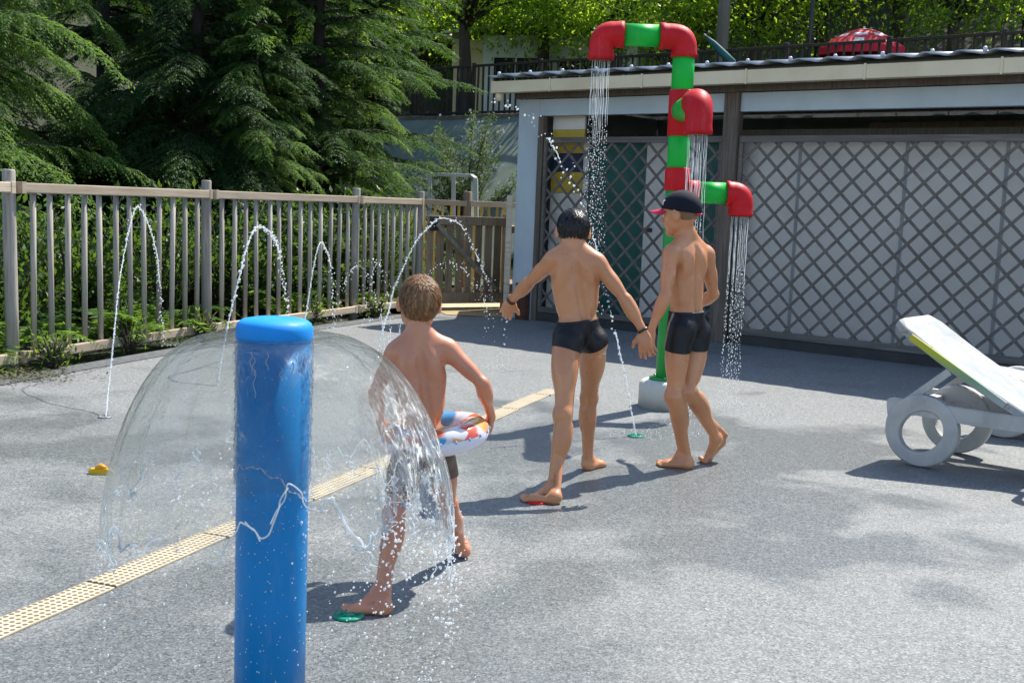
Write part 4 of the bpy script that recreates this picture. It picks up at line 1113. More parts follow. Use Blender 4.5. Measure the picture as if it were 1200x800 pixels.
jet('water_jet', [(124, 487), (128, 448), (134, 390), (139, 337), (145, 300), (153, 262), (162, 242), (175, 266), (184, 300), (187, 334), (190, 375), (193, 404)], 6.7, 9.6, 'tall thin water jet in front of the leftmost fence section', 2, .008, .0055, .012, .3, strand=.6)
jet('water_jet', [(255, 432), (265, 390), (280, 325), (290, 287), (302, 266), (317, 273), (324, 285), (328, 302), (331, 325), (335, 350), (338, 372)], 8.0, 10.4, 'tall water jet before the fence just left of the blue post, bending right', 3, .011, .007, .012, .4, thick=1.15, strand=.5)
jet('water_jet', [(352, 392), (359, 365), (367, 315), (375, 285), (384, 297), (389, 322), (390, 356), (392, 385)], 9.2, 10.8, 'water jet in front of the fence just right of the blue post', 4, .010, .0066, .013, .4, strand=.5)
jet('water_jet', [(440, 412), (449, 385), (456, 362), (462, 337), (475, 308), (487, 284), (500, 269), (516, 256), (540, 264), (556, 294), (566, 316), (575, 338), (579, 356)], 9.4, 11.6, 'tallest arching water jet in front of the gate, above the smallest child', 5, .012, .0068, .012, .5, strand=.5)
jet('water_jet', [(452, 412), (448, 380), (441, 350), (432, 325), (421, 312), (410, 318), (401, 340), (396, 372)], 9.4, 10.2, 'low water jet leaning left in front of the fence by the gate', 6, .022, .0052, .013, .7, strand=.15)
jet('water_jet', [(455, 412), (458, 380), (455, 345), (450, 318), (445, 306), (437, 318), (430, 350), (427, 385)], 9.3, 10.0, 'low upright water jet left of the smallest child', 7, .026, .005, .012, .8, strand=.1)
jet('water_jet', [(462, 410), (472, 370), (490, 335), (512, 314), (535, 310), (556, 330), (570, 360), (578, 385)], 9.4, 10.8, 'low scattered water jet just above the head of the smallest child', 8, .024, .0052, .013, .8, strand=.1)
jet('water_drips', [(596, 368), (593, 382), (590, 398), (590, 415), (588, 432)], 5.8, 5.8, 'water drops dripping from the left hand of the middle boy', 9, .018, .0042, .022, .6, strand=0)
for i, (px, py) in enumerate(((192, 404), (338, 373), (392, 386), (579, 372), (588, 432), (745, 511))):
    g_ = gnd(px, py); ground_splash('splash', (g_.x, g_.y), 90, .16, .035, ['splash beads under the leftmost water jet', 'splash beads under the jet left of the blue post', 'splash beads under the jet right of the blue post', 'splash beads on the threshold before the gate', 'splash beads under the dripping left hand of the middle boy', 'splash beads around the green nozzle'][i], 30 + i)
# nozzles in the ground
nozg = plastic('green_nozzle_plastic', (.004, .22, .13), .3)
def nozzle(p, m, label, r=.052):
    t = thing('ground_nozzle', p, label, 'spray nozzle', 'round spray nozzles in the ground')
    mb = MB(); mb.lathe([(r, .001), (r * .97, .007), (r * .72, .011), (r * .70, .009), (r * .3, .011), (r * .1, .012)], n=30); mb.build('ring', m, t)
    mb = MB()
    for k in range(6):
        a = k * math.pi / 3; mb.tube([(r * .45 * math.cos(a), r * .45 * math.sin(a), .009), (r * .45 * math.cos(a), r * .45 * math.sin(a), .015)], r * .10, 8)
    mb.build('screws', m, t)
nozzle(gN, nozg, 'green round ground nozzle with a water jet beside the cream pole base')
nozzle(gnd(409, 722), nozg, 'dark green ground nozzle under the front foot of the smallest child')
nozzle(gnd(628, 588.5), redp, 'red ground nozzle under the left foot of the middle boy', .048)
for px, py, l in ((123, 489, 'small grey nozzle under the leftmost water jet'), (446, 413, 'small grey nozzle feeding the water jets by the gate')):
    nozzle(gnd(px, py), bluecap if False else mottled('grey_nozzle', (.2, .2, .2), (.3, .3, .3), 9, .4, 0), l, .04)
# small yellow thing on the ground
yb = gnd(118, 555); yt = thing('toy_boat', yb, 'small yellow plastic toy lying on the wet ground left of the water dome', 'toy')
yp = plastic('yellow_toy_plastic', (.72, .45, .02), .35)
mb = MB(); mb.prism([(-.052, 0), (.052, 0), (.058, .014), (.045, .026), (-.045, .026), (-.058, .014)], -.022, .022, lambda u, v, t: Vector((u, t * (1 - (u / .075) ** 2), v))); mb.build('hull', yp, yt)
mb = MB(); mb.tube([(-.02, 0, .026), (.0, 0, .036), (.03, 0, .028)], [.012, .016, .008], 10); mb.build('top', plastic('orange_toy_plastic', (.75, .30, .02), .35), yt)

# ---- blue water post and its dome
YB = 2.82; kf = YB / 3.4
BP = Vector((at(322, 378, YB).x, YB, 0)); ZT = at(325, 376, YB).z + .006
bp = thing('water_post', BP, 'thick bright blue post in the foreground with a rounded cap that throws a water dome', 'water post')
KS = lambda P: [(r_ * kf, ZT + z_ * kf) for r_, z_ in P]
mb = MB(); mb.lathe([(.1075 * kf, -.05), (.1075 * kf, .3), (.1075 * kf, .6), (.1075 * kf, ZT - .066 * kf)], n=56); mb.build('post', bluep, bp)
mb = MB(); mb.lathe(KS([(.100, -.066), (.112, -.062), (.1135, -.055), (.1135, -.028), (.108, -.013), (.094, -.003), (.06, .003), (.02, .0045)]), n=56); mb.build('cap', bluecap, bp)
M = NT('water_film')
v = M.coord('Object', (1, 1, .8)); b = M.noise(v, 15, 5, .6, 1.2); b2 = M.noise(M.coord('Object', (1, 1, .6)), 46, 3, .5, .8)
ad = M.n('ShaderNodeMath', operation='MULTIPLY_ADD'); M.l(b2, ad.inputs[0]); ad.inputs[1].default_value = .35; M.l(b, ad.inputs[2])
bm_ = M.n('ShaderNodeBump'); bm_.inputs['Strength'].default_value = .42; bm_.inputs['Distance'].default_value = .03; sxy = M.n('ShaderNodeSeparateXYZ'); M.l(M.coord('Object'), sxy.inputs[0])
mk = M.n('ShaderNodeMapRange'); mk.interpolation_type = 'SMOOTHSTEP'; mk.inputs[1].default_value = .16; mk.inputs[2].default_value = .36; M.l(sxy.outputs['X'], mk.inputs[0])
mz = M.n('ShaderNodeMapRange'); mz.interpolation_type = 'SMOOTHSTEP'; mz.inputs[1].default_value = ZT - .10; mz.inputs[2].default_value = ZT - .30; M.l(sxy.outputs['Z'], mz.inputs[0])
msk = M.n('ShaderNodeMath', operation='MULTIPLY'); M.l(mk.outputs[0], msk.inputs[0]); M.l(mz.outputs[0], msk.inputs[1])      # the torn, turbulent side of the dome
sc_ = M.n('ShaderNodeMath', operation='MULTIPLY_ADD'); M.l(msk.outputs[0], sc_.inputs[0]); sc_.inputs[1].default_value = 3.2; sc_.inputs[2].default_value = 1.0
hm = M.n('ShaderNodeMath', operation='MULTIPLY'); M.l(ad.outputs[0], hm.inputs[0]); M.l(sc_.outputs[0], hm.inputs[1]); M.l(hm.outputs[0], bm_.inputs['Height'])
tp = M.n('ShaderNodeBsdfTransparent'); tp.inputs[0].default_value = (.93, .955, .955, 1)
rf_ = M.n('ShaderNodeBsdfRefraction'); rf_.inputs['IOR'].default_value = 1.07; rf_.inputs['Roughness'].default_value = 0.02; rf_.inputs[0].default_value = (.95, .97, .97, 1); M.l(bm_.outputs[0], rf_.inputs['Normal'])
gl = M.n('ShaderNodeBsdfGlossy'); gl.inputs['Roughness'].default_value = .03; M.l(bm_.outputs[0], gl.inputs['Normal'])
geo = M.n('ShaderNodeNewGeometry')
def two_sided(ior, sock):          # a thin film has air on both sides
    mr = M.n('ShaderNodeMapRange'); mr.inputs[3].default_value = ior; mr.inputs[4].default_value = 1 / ior; M.l(geo.outputs['Backfacing'], mr.inputs[0]); M.l(mr.outputs[0], sock)
two_sided(1.07, rf_.inputs['IOR'])
fr = M.n('ShaderNodeFresnel'); two_sided(1.33, fr.inputs['IOR']); M.l(bm_.outputs[0], fr.inputs['Normal'])
m1 = M.n('ShaderNodeMixShader'); m1.inputs[0].default_value = .22; M.l(tp.outputs[0], m1.inputs[1]); M.l(rf_.outputs[0], m1.inputs[2])
fm = M.n('ShaderNodeMath', operation='MULTIPLY'); M.l(fr.outputs[0], fm.inputs[0]); fm.inputs[1].default_value = 1.0; fm.use_clamp = True
m2 = M.n('ShaderNodeMixShader'); M.l(fm.outputs[0], m2.inputs[0]); M.l(m1.outputs[0], m2.inputs[1]); M.l(gl.outputs[0], m2.inputs[2])
fo = M.noise(M.coord('Object', (1, 1, .5)), 24, 6, .7, 2.0); foam = M.ramp(fo, [(.64, (0, 0, 0)), (.73, (.38, .38, .38))])
df = M.n('ShaderNodeBsdfTranslucent'); df.inputs[0].default_value = (.9, .93, .95, 1)
m3 = M.n('ShaderNodeMixShader'); fo2 = M.noise(M.coord('Object', (1, 1, .22)), 38, 6, .72, 1.5); fo2r = M.ramp(fo2, [(.50, (0, 0, 0)), (.62, (.75, .75, .75))])
fmx = M.n('ShaderNodeMath', operation='MULTIPLY'); M.l(fo2r, fmx.inputs[0]); M.l(msk.outputs[0], fmx.inputs[1])
fad = M.n('ShaderNodeMath', operation='ADD'); fad.use_clamp = True; M.l(foam, fad.inputs[0]); M.l(fmx.outputs[0], fad.inputs[1]); M.l(fad.outputs[0], m3.inputs[0]); M.l(m2.outputs[0], m3.inputs[1]); M.l(df.outputs[0], m3.inputs[2])
M.l(m3.outputs[0], M.o.inputs[0]); film = M.m
prof = KS([(.103, -.066), (.15, -.050), (.20, -.052), (.26, -.072), (.325, -.118), (.385, -.19), (.435, -.28), (.470, -.37), (.497, -.46), (.515, -.55), (.525, -.64), (.530, -.72)])
pp = np.array([p[:] for p in smoothpath([(r, 0, z) for r, z in prof], 76)])
NA = 230; ang = np.linspace(0, 2 * np.pi, NA, endpoint=False)
rg = np.random.default_rng(5); ph = rg.uniform(0, 6.28, 24); fr_ = rg.integers(2, 30, 24)
V = np.zeros((76, NA, 3))
lim = np.full(NA, 0.0)
for k in range(24): lim += np.sin(ang * fr_[k] + ph[k]) * .9 / math.sqrt(fr_[k])
for i in range(76):
    f = i / 75; wv = np.zeros(NA); wz = np.zeros(NA)
    for k in range(24):
        wv += np.sin(ang * fr_[k] + ph[k] + i * .05 * ((k % 5) - 2)) * .0022 * f * f; wz += np.cos(ang * fr_[k] * .7 + ph[k] * 2 + i * .12 * ((k % 3) - 1)) * .0012 * f
    rad = pp[i, 0] * (1 + .085 * f * np.cos(ang - .1)) + wv * 1.6
    V[i] = np.stack([rad * np.cos(ang), rad * np.sin(ang), pp[i, 2] + wz], -1)
ii = np.arange(76 * NA).reshape(76, NA)
Fd = np.stack([ii[:-1], np.roll(ii[:-1], -1, 1), np.roll(ii[1:], -1, 1), ii[1:]], -1)
keep = np.ones((75, NA), bool)
for i in range(75):
    keep[i] = i < 61 - 1.5 * np.cos(ang - .5) + 4 * lim + 2.5 * np.sin(ang * 2 + 1)
# torn holes close to the rim
for _ in range(70):
    a = rg.integers(0, NA); i0 = rg.integers(46, 68); h_ = rg.integers(1, 3 + (i0 - 44) // 4); w_ = rg.integers(1, 3)
    for da in range(w_): keep[i0:i0 + h_, (a + da) % NA] = False
dome = from_arrays('water_dome', V.reshape(-1, 3), Fd[keep], film, None, True); dome.location = BP
tag(dome, 'clear bell-shaped dome of water spreading from the top of the blue post', 'water dome')
# ragged film of water that hugs the post below the cap
nf, na = 60, 120; rg = np.random.default_rng(15); ph2 = rg.uniform(0, 6.28, (14,)); Vf = np.zeros((nf, na, 3)); af = np.linspace(0, 2 * np.pi, na, endpoint=False)
for i in range(nf):
    f = i / (nf - 1); r_ = .1085 * kf + .0035 * np.abs(np.sin(af * 9 + i * .55 + ph2[0]) * np.sin(af * 5 - i * .9 + ph2[1])) + .0055 * np.maximum(0, np.sin(af * 13 + i * 1.3 + ph2[2]) * np.sin(i * .8 + af * 3 + ph2[3])) * (1 - .3 * f) + .002 * rg.uniform(size=na)
    Vf[i] = np.stack([r_ * np.cos(af), r_ * np.sin(af), np.full(na, ZT - kf * (.07 + .44 * f)) + .01 * f * np.sin(af * 4 + 1)], -1)
iq = np.arange(nf * na).reshape(nf, na); Fl = np.stack([iq[:-1], np.roll(iq[:-1], -1, 1), np.roll(iq[1:], -1, 1), iq[1:]], -1).reshape(-1, 4)
film2 = film.copy(); film2.name = 'thin_water_film'; film2.node_tree.nodes[m1.name].inputs[0].default_value = .06
pf = from_arrays('post_water_film', Vf.reshape(-1, 3), Fl, film2, None, True); pf.location = BP; tag(pf, 'ragged film of running water hugging the blue post below its cap', 'water film')
# torn rim: threads and beads that fall from the dome
rg = np.random.default_rng(11); paths, rads, c, r = [], [], [], []
last = np.array([np.nonzero(keep[:, k])[0].max() for k in range(NA)])
for t in range(420):
    k = rg.integers(0, NA)
    a = ang[k]; right = (.5 + .5 * math.cos(a - .6))
    if rg.uniform() > .22 + .78 * right ** 2 or (math.sin(a) < 0 and abs(math.cos(a)) < .5): continue
    p = V[last[k], k].copy(); ln = rg.uniform(.015, .075) * (.6 + right); nseg = 9
    out = np.array([math.cos(a), math.sin(a), 0]); side = np.array([-math.sin(a), math.cos(a), 0])
    q = [p + np.array((0, 0, -ln * j / nseg)) + out * .05 * ln * j / nseg + side * rg.normal() * .005 * min(j, 4) * .5 for j in range(nseg + 1)]
    if rg.uniform() < .5: paths.append(np.array([x[:] for x in smoothpath(q, 22)])); rads.append(np.linspace(.0016, .0007, 22) * rg.uniform(.7, 1.5))
    for j in range(rg.integers(2, 6)): c.append(q[-1] + rg.normal(size=3) * .02 - np.array((0, 0, abs(rg.normal()) * .12))); r.append(rg.uniform(.0015, .0045))
# rim cord
for s0 in range(0, NA, 5):
    ln = rg.integers(6, 16); ks = (s0 + np.arange(ln)) % NA
    if rg.uniform() < .62: continue
    P = np.array([V[min(last[k], 74), k] for k in ks]) + rg.normal(size=(ln, 3)) * .003
    paths.append(np.array([x[:] for x in smoothpath(P, ln * 3)])); rads.append(.0022 * rg.uniform(.6, 1.5))
n = 500; a = rg.uniform(0, 2 * math.pi, n); rr_ = .51 * kf + rg.normal(size=n) * .035; z = rg.uniform(0.01, 1, n) ** 1.3 * (ZT - .5 * kf)
wgt = rg.uniform(size=n) < .2 + .8 * (.5 + .5 * np.cos(a - .6)) ** 2
P = np.stack([rr_ * np.cos(a), rr_ * np.sin(a), z], -1)[wgt]; c += list(P); r += list(rg.uniform(.0012, .0036, len(P)))
n = 420; a = rg.uniform(0, 2 * math.pi, n); rr_ = .50 * kf + np.abs(rg.normal(size=n)) * .16
P = np.stack([rr_ * np.cos(a), rr_ * np.sin(a), np.abs(rg.normal(size=n)) * .012 + .002], -1); c += list(P); r += list(rg.uniform(.001, .003, n))
Vj, Fj = join([strands_mesh(paths, rads), drops_mesh(c, r)])
spl = from_arrays('dome_spray', Vj, Fj, drop, None, True); spl.location = BP; tag(spl, 'threads and beads of water torn off the rim of the water dome', 'water spray', kind='stuff')
# water clinging to the legs of the smallest child and running down
rg = np.random.default_rng(12); paths, rads, c, r = [], [], [], []
for A_, B_, rad_ in ((JK['hipL'] * .35 + JK['kneeL'] * .65, JK['kneeL'], .045), (JK['kneeL'], JK['ankL'], .034), (JK['kneeR'] * .7 + JK['hipR'] * .3, JK['ankR'], .034)):
    d = nv(B_ - A_); x = nv(np.cross(d, (0, 1, 0))); y = nv(np.cross(d, x)); y = y if y[1] < 0 else -y
    for t in range(11):
        f0 = rg.uniform(0, .7); a = rg.uniform(-1.3, 1.3); L = rg.uniform(.1, .3); q = []
        for j in range(7):
            f = f0 + L * j / 6; rr_ = rad_ * (1.06 - .2 * f); aa = a + rg.normal() * .22
            q.append(A_ + (B_ - A_) * f + (x * math.sin(aa) + y * math.cos(aa)) * rr_)
        if rg.uniform() < .6: paths.append(np.array([p[:] for p in smoothpath(q, 20)])); rads.append(rg.uniform(.0012, .0026) * (1 + .5 * np.sin(np.arange(20) * .9)))
        for p in q[::2]: c.append(p + rg.normal(size=3) * .010); r.append(rg.uniform(.0015, .004))
for _ in range(130): c.append(JK['heelL'] * .5 + JK['heelR'] * .5 + np.array((rg.normal() * .16, rg.normal() * .22, abs(rg.normal()) * .10))); r.append(rg.uniform(.0012, .0034))
Vj, Fj = join([strands_mesh(paths, rads), drops_mesh(c, r)])
lw = from_arrays('leg_spray', Vj, Fj, drop, None, True); tag(lw, 'white water threads running down the legs of the smallest child', 'water spray', kind='stuff')
# thin running film and beads on the blue post
rg = np.random.default_rng(13); c, r, paths, rads = [], [], [], []
for _ in range(230):
    a = rg.uniform(math.pi, 2 * math.pi); z = rg.uniform(.15, ZT - .08); rad_ = .108 * kf
    c.append((rad_ * math.cos(a), rad_ * math.sin(a), z)); r.append(rg.uniform(.0008, .0024) * (1.2 if z < .5 else .8))
for _ in range(90):
    a = rg.choice([math.pi, 2 * math.pi]) + rg.normal() * .25; z = rg.uniform(.5, ZT - .07); c.append((.109 * kf * math.cos(a), .109 * kf * math.sin(a), z)); r.append(rg.uniform(.0015, .004))
q = [(.110 * kf * math.cos(a), .110 * kf * math.sin(a), ZT - .49 * kf + .05 * math.sin((a - math.pi) * 1.4) + rg.normal() * .006) for a in np.linspace(math.pi * 1.05, 1.93 * math.pi, 22)]
paths.append(np.array([p[:] for p in smoothpath(q, 80)])); rads.append(.0018 * (1 + .6 * np.sin(np.arange(80) * 1.3)))
for t in range(16):
    a = rg.uniform(math.pi * 1.05, 1.95 * math.pi); z0 = ZT - rg.uniform(.07, .12); L = rg.uniform(.02, .08)
    paths.append(np.array([(.1095 * kf * math.cos(a + .04 * math.sin(j)), .1095 * kf * math.sin(a + .04 * math.sin(j)), z0 - L * j / 9) for j in range(10)])); rads.append(.0012)
Vj, Fj = join([strands_mesh(paths, rads), drops_mesh(c, r)])
pw = from_arrays('post_droplets', Vj, Fj, drop, None, True); pw.location = BP; tag(pw, 'water beads and a thin water line clinging to the blue post', 'water spray', kind='stuff')

# ---- swim ring
RC = at(511, 508, 4.04)
M = NT('swim_ring_print'); v = M.coord('Object'); vo = M.n('ShaderNodeTexVoronoi'); vo.inputs['Scale'].default_value = 14; M.l(v, vo.inputs['Vector'])
sp = M.n('ShaderNodeSeparateColor'); M.l(vo.outputs['Color'], sp.inputs[0])
pc = M.ramp(sp.outputs[0], [(0, (.85, .16, .05)), (.2, (.85, .42, .12)), (.38, (.12, .38, .66)), (.56, (.80, .80, .84)), (.78, (.75, .12, .06)), (.92, (.9, .62, .22))])
pc.node.color_ramp.interpolation = 'CONSTANT'
pc = M.mix(M.ramp(vo.outputs['Distance'], [(.55, (0, 0, 0)), (.75, (1, 1, 1))]), pc, (.82, .80, .84))
M.col(pc); M.set(Roughness=.15, Specular_IOR_Level=.6, Transmission_Weight=.25); ringp = M.m
ringw = plastic('white_vinyl', (.80, .77, .85), .18, .03)
rt = thing('swim_ring', RC, 'small white inflatable swim ring with orange and blue print around the smallest child', 'swim ring')
rt.rotation_euler = (math.radians(3), math.radians(-7), 0)
def torus_part(a0, a1, Rm, r, m, name, n=56, k=16, ofs=0):
    V = []; t = np.linspace(0, 2 * np.pi, n, endpoint=False); p = np.linspace(a0, a1, k)
    T, Pp = np.meshgrid(t, p, indexing='ij'); w_ = 1 + .012 * np.sin(T * 14)
    V = np.stack([(Rm + r * np.cos(Pp) * w_) * np.cos(T), (Rm + r * np.cos(Pp) * w_) * np.sin(T), r * .92 * np.sin(Pp) * w_], -1).reshape(-1, 3)
    ii = np.arange(n * k).reshape(n, k); Fq = np.stack([ii[:, :-1], np.roll(ii, -1, 0)[:, :-1], np.roll(ii, -1, 0)[:, 1:], ii[:, 1:]], -1).reshape(-1, 4)
    o = from_arrays(name, V, Fq, m, rt, True); return o
torus_part(.12, math.pi - .1, .138, .053, ringp, 'printed_top'); torus_part(math.pi - .1, 2 * math.pi + .12, .138, .053, ringw, 'white_underside')
mb = MB()
for k in range(44):
    a = 2 * math.pi * k / 44; e = .10
    p = lambda ph_, a_: Vector(((.138 + .0545 * math.cos(ph_)) * math.cos(a_), (.138 + .0545 * math.cos(ph_)) * math.sin(a_), .0545 * .92 * math.sin(ph_)))
    if k % 2 == 0: mb.tube([p(.02, a), p(.10, a + .02), p(.20, a)], .0035, 5)
mb.build('rim_dashes', plastic('blue_print', (.25, .45, .75), .3), rt)

# ---- loungers
lwm = mottled('worn_white_plastic', (.33, .33, .32), (.46, .45, .43), 4.0, .5, .1, 60, c3=(.54, .53, .50))
M = NT('stained_white_plastic'); v = M.coord('Object'); n1 = M.noise(v, 5, 6, .7, 1.2); n2 = M.noise(v, 13, 4, .6, 1)
cc = M.ramp(n1, [(.35, (.27, .32, .34)), (.5, (.38, .38, .36)), (.66, (.44, .43, .40))]); cc = M.mix(M.ramp(n2, [(.62, (0, 0, 0)), (.68, (1, 1, 1))]), cc, (.30, .22, .13)); M.col(cc); M.set(Roughness=.45); M.bump(n2, .08, .003); stain = M.m
M = NT('yellow_green_strip'); v = M.coord('Object'); sx = M.n('ShaderNodeSeparateXYZ'); M.l(v, sx.inputs[0]); mr = M.n('ShaderNodeMapRange'); mr.inputs[1].default_value = .80; mr.inputs[2].default_value = .42; M.l(sx.outputs['Z'], mr.inputs[0])
M.col(M.ramp(mr.outputs[0], [(0, (.62, .42, .03)), (.45, (.42, .48, .04)), (.75, (.20, .34, .20)), (1, (.36, .40, .38))])); M.set(Roughness=.5); strip_m = M.m
def make_lounger(loc, rz, label, back=True):
    t = thing('sun_lounger', loc, label, 'sun lounger', 'white plastic sun loungers', rz)
    W = .60; U3 = lambda u, v, q: Vector((u, q, v))
    for y in (0, W - .055):
        mb = MB()
        mb.prism([(-.21, .345), (-.19, .36), (1.78, .352), (1.82, .33), (1.80, .285), (.22, .272), (-.12, .285), (-.17, .30)], y, y + .05, U3); bmesh.ops.bevel(mb.bm, geom=[e for e in mb.bm.edges], offset=.006, segments=2, affect='EDGES'); mb.build('side_rail', lwm, t)
        # ring-shaped leg that carries the wheel end
        mb = MB(); n = 44; Ro, Ri, dpt = .200, .118, .062
        rings = []
        for k in range(n):
            a = 2 * math.pi * k / n; ca, sa = math.cos(a), math.sin(a)
            ro = Ro * (1 + .05 * max(0, sa)); ri = Ri * (1 + .10 * math.cos(2 * (a - .7)))
            yo = y - .012
            rings.append([mb.bm.verts.new((r_ * ca, yy_, .197 + r_ * sa * (.965 if r_ > .15 else 1))) for r_, yy_ in ((ri, yo + .006), (ri + .006, yo), (ro - .008, yo), (ro, yo + .007), (ro, yo + dpt - .006), (ro - .007, yo + dpt), (ri + .006, yo + dpt), (ri, yo + dpt - .006))])
        for k in range(n):
            a, b = rings[k], rings[(k + 1) % n]
            for j in range(8): f = mb.bm.faces.new((a[j], b[j], b[(j + 1) % 8], a[(j + 1) % 8])); f.smooth = False
        mb.prism([(-.205, .344), (-.20, .30), (-.175, .17), (-.165, .13), (-.10, .27), (-.02, .285), (-.05, .344)], y - .004, y + .045, U3)
        mb.build('leg', lwm, t)
        mb = MB(); mb.prism([(1.52, .275), (1.66, .275), (1.72, 0), (1.62, 0)], y, y + .05, U3); mb.build('leg', lwm, t)
        # strut that props the backrest
        if back: mb = MB(); mb.bar((-.10, y + .03, .35), (.12, y + .03, .545), .03, .04); mb.build('prop', lwm, t)
    for k in range(8):
        x = .62 + k * .145; mb = MB(); mb.box((x, .052, .315), (x + .118, W - .057, .342), .006); mb.build('seat_slat', lwm, t)
    mb = MB(); mb.box((-.14, .052, .295), (-.08, W - .057, .335), .006); mb.box((.40, .052, .29), (.45, W - .057, .33), .006); mb.build('crossbar', lwm, t)
    hx, hz = .58, .352; tx, tz = (-.19, .80) if back else (-.12, .40)
    d = Vector((tx - hx, 0, tz - hz)); L = d.length; d.normalize(); nrm = Vector((-d.z, 0, d.x)); nrm = nrm if nrm.z > 0 else -nrm
    bk = MB(); a, b = Vector((hx, 0, hz)), Vector((tx, 0, tz))
    n = 9; top, bot = [], []
    outline = [(0, .03), (.35, .012), (L - .06, .012), (L - .02, .025), (L, .06)]
    def pnt(s_, y_, o): c_ = .018 * math.sin(math.pi * min(max(s_ / L, 0), 1)); return a + d * s_ + Vector((0, y_, 0)) - nrm * (o + c_)
    ss = np.linspace(0, L, 15); ysn = np.linspace(0, 1, 9); g = {}
    for q, o in enumerate((0.0, .045)):
        for i, s_ in enumerate(ss):
            e = .015 + max(0, s_ - L + .07) ** 2 * 9
            for j, yv in enumerate(ysn): g[q, i, j] = bk.bm.verts.new(pnt(s_, e + (W - 2 * e) * yv, o + (.010 if j in (0, 8) and q == 0 else 0)))
    for i in range(14):
        for j in range(8):
            f = bk.bm.faces.new((g[0, i, j], g[0, i + 1, j], g[0, i + 1, j + 1], g[0, i, j + 1])); f.smooth = True
            f = bk.bm.faces.new((g[1, i, j + 1], g[1, i + 1, j + 1], g[1, i + 1, j], g[1, i, j])); f.smooth = True
        for j in (0, 8): bk.bm.faces.new((g[0, i, j], g[1, i, j], g[1, i + 1, j], g[0, i + 1, j]))
    for j in range(8):
        for i in (0, 14): bk.bm.faces.new((g[0, i, j], g[0, i, j + 1], g[1, i, j + 1], g[1, i, j]))
    bko = bk.build('backrest', stain, t)
    if back:
        mb = MB(); mb.bar(a + d * .16 + Vector((0, .008, 0)) - nrm * .035, a + d * (L - .12) + Vector((0, .010, 0)) - nrm * .035, .012, .036, up=nrm); mb.build('edge_strip', strip_m, bko)
    # curved armrests
    for y in (-.03, W - .02):
        mb = MB(); ox = 0 if back else -.28; pts = smoothpath([(.62 + ox, y, .35), (.64 + ox, y, .50), (.74 + ox, y, .575), (.95 + ox, y, .60), (1.16 + ox, y, .56), (1.22 + ox, y, .36)], 22)
        for p0, p1 in zip(pts, pts[1:]): pass
        prev = None; hw, ht = .030, .016
        for i, p in enumerate(pts):
            tg = (pts[min(i + 1, 21)] - pts[max(i - 1, 0)]).normalized(); nn = Vector((-tg.z, 0, tg.x))
            cur = [mb.bm.verts.new(p + Vector((0, sy * hw, 0)) + nn * sn * ht) for sy, sn in ((-1, -1), (1, -1), (1, 1), (-1, 1))]
            if prev:
                for k in range(4): mb.bm.faces.new((prev[k], prev[(k + 1) % 4], cur[(k + 1) % 4], cur[k]))
            else: mb.bm.faces.new(cur)
            prev = cur
        mb.bm.faces.new(prev); mb.build('armrest', lwm, t)
    return t
lo1 = gnd(1076, 547); make_lounger(lo1, math.radians(-40), 'nearer white plastic sun lounger with a raised stained backrest on a ring-shaped leg')
lo2 = Vector((3.12, 7.18, 0)); make_lounger(lo2, math.radians(-31), 'second white plastic sun lounger lying flat behind the raised one at the right picture edge', False)
# ================================================================ VEGETATION AND BACKGROUND
def nrm(a): return a / (np.linalg.norm(a, axis=-1, keepdims=True) + 1e-9)
def leaf_quads(B, D, Nn, L, W, fold=.0):
    """diamond leaves: base B, direction D, face normal Nn"""
    D = nrm(D); S_ = nrm(np.cross(D, Nn)); L = np.asarray(L)[:, None] if np.ndim(L) else L; W = np.asarray(W)[:, None] if np.ndim(W) else W
    Nn = np.cross(S_, D); m = B + D * L * .45 - Nn * fold * W
    V = np.stack([B, m + S_ * W * .5, B + D * L, m - S_ * W * .5], 1)
    n = len(B); return V.reshape(-1, 3), np.arange(4 * n).reshape(n, 4)
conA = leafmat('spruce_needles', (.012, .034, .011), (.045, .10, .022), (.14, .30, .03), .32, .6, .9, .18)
conC = leafmat('shaded_spruce_needles', (.010, .028, .011), (.036, .078, .022), (.12, .26, .035), .25, .6, .9, .15)  # darker copy of the spruce green; tree shade is put into the colour
conB = leafmat('pale_conifer_fronds', (.045, .10, .024), (.12, .21, .05), (.30, .5, .07), .38, .6, 1.2, .18)
decA = leafmat('sunlit_leaves', (.035, .085, .014), (.085, .165, .022), (.62, .88, .06), .58, .4, .7, .25)  # brighter copy of the leaf green; sunlight is put into the colours
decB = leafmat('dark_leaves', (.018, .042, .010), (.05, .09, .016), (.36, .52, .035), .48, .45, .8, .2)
shrubm = leafmat('shrub_leaves', (.014, .036, .010), (.048, .105, .02), (.18, .32, .035), .40, .45, 1.5, .25)
fernm = leafmat('fern_leaves', (.05, .11, .02), (.10, .20, .035), (.35, .55, .06), .45, .45, 2.5)
greyl = leafmat('grey_green_leaves', (.035, .06, .025), (.085, .125, .05), (.2, .32, .08), .35, .6, 2)
bark = mottled('bark', (.035, .026, .02), (.085, .066, .05), 7, .9, .7, 40, stretch=(1, 1, .25))

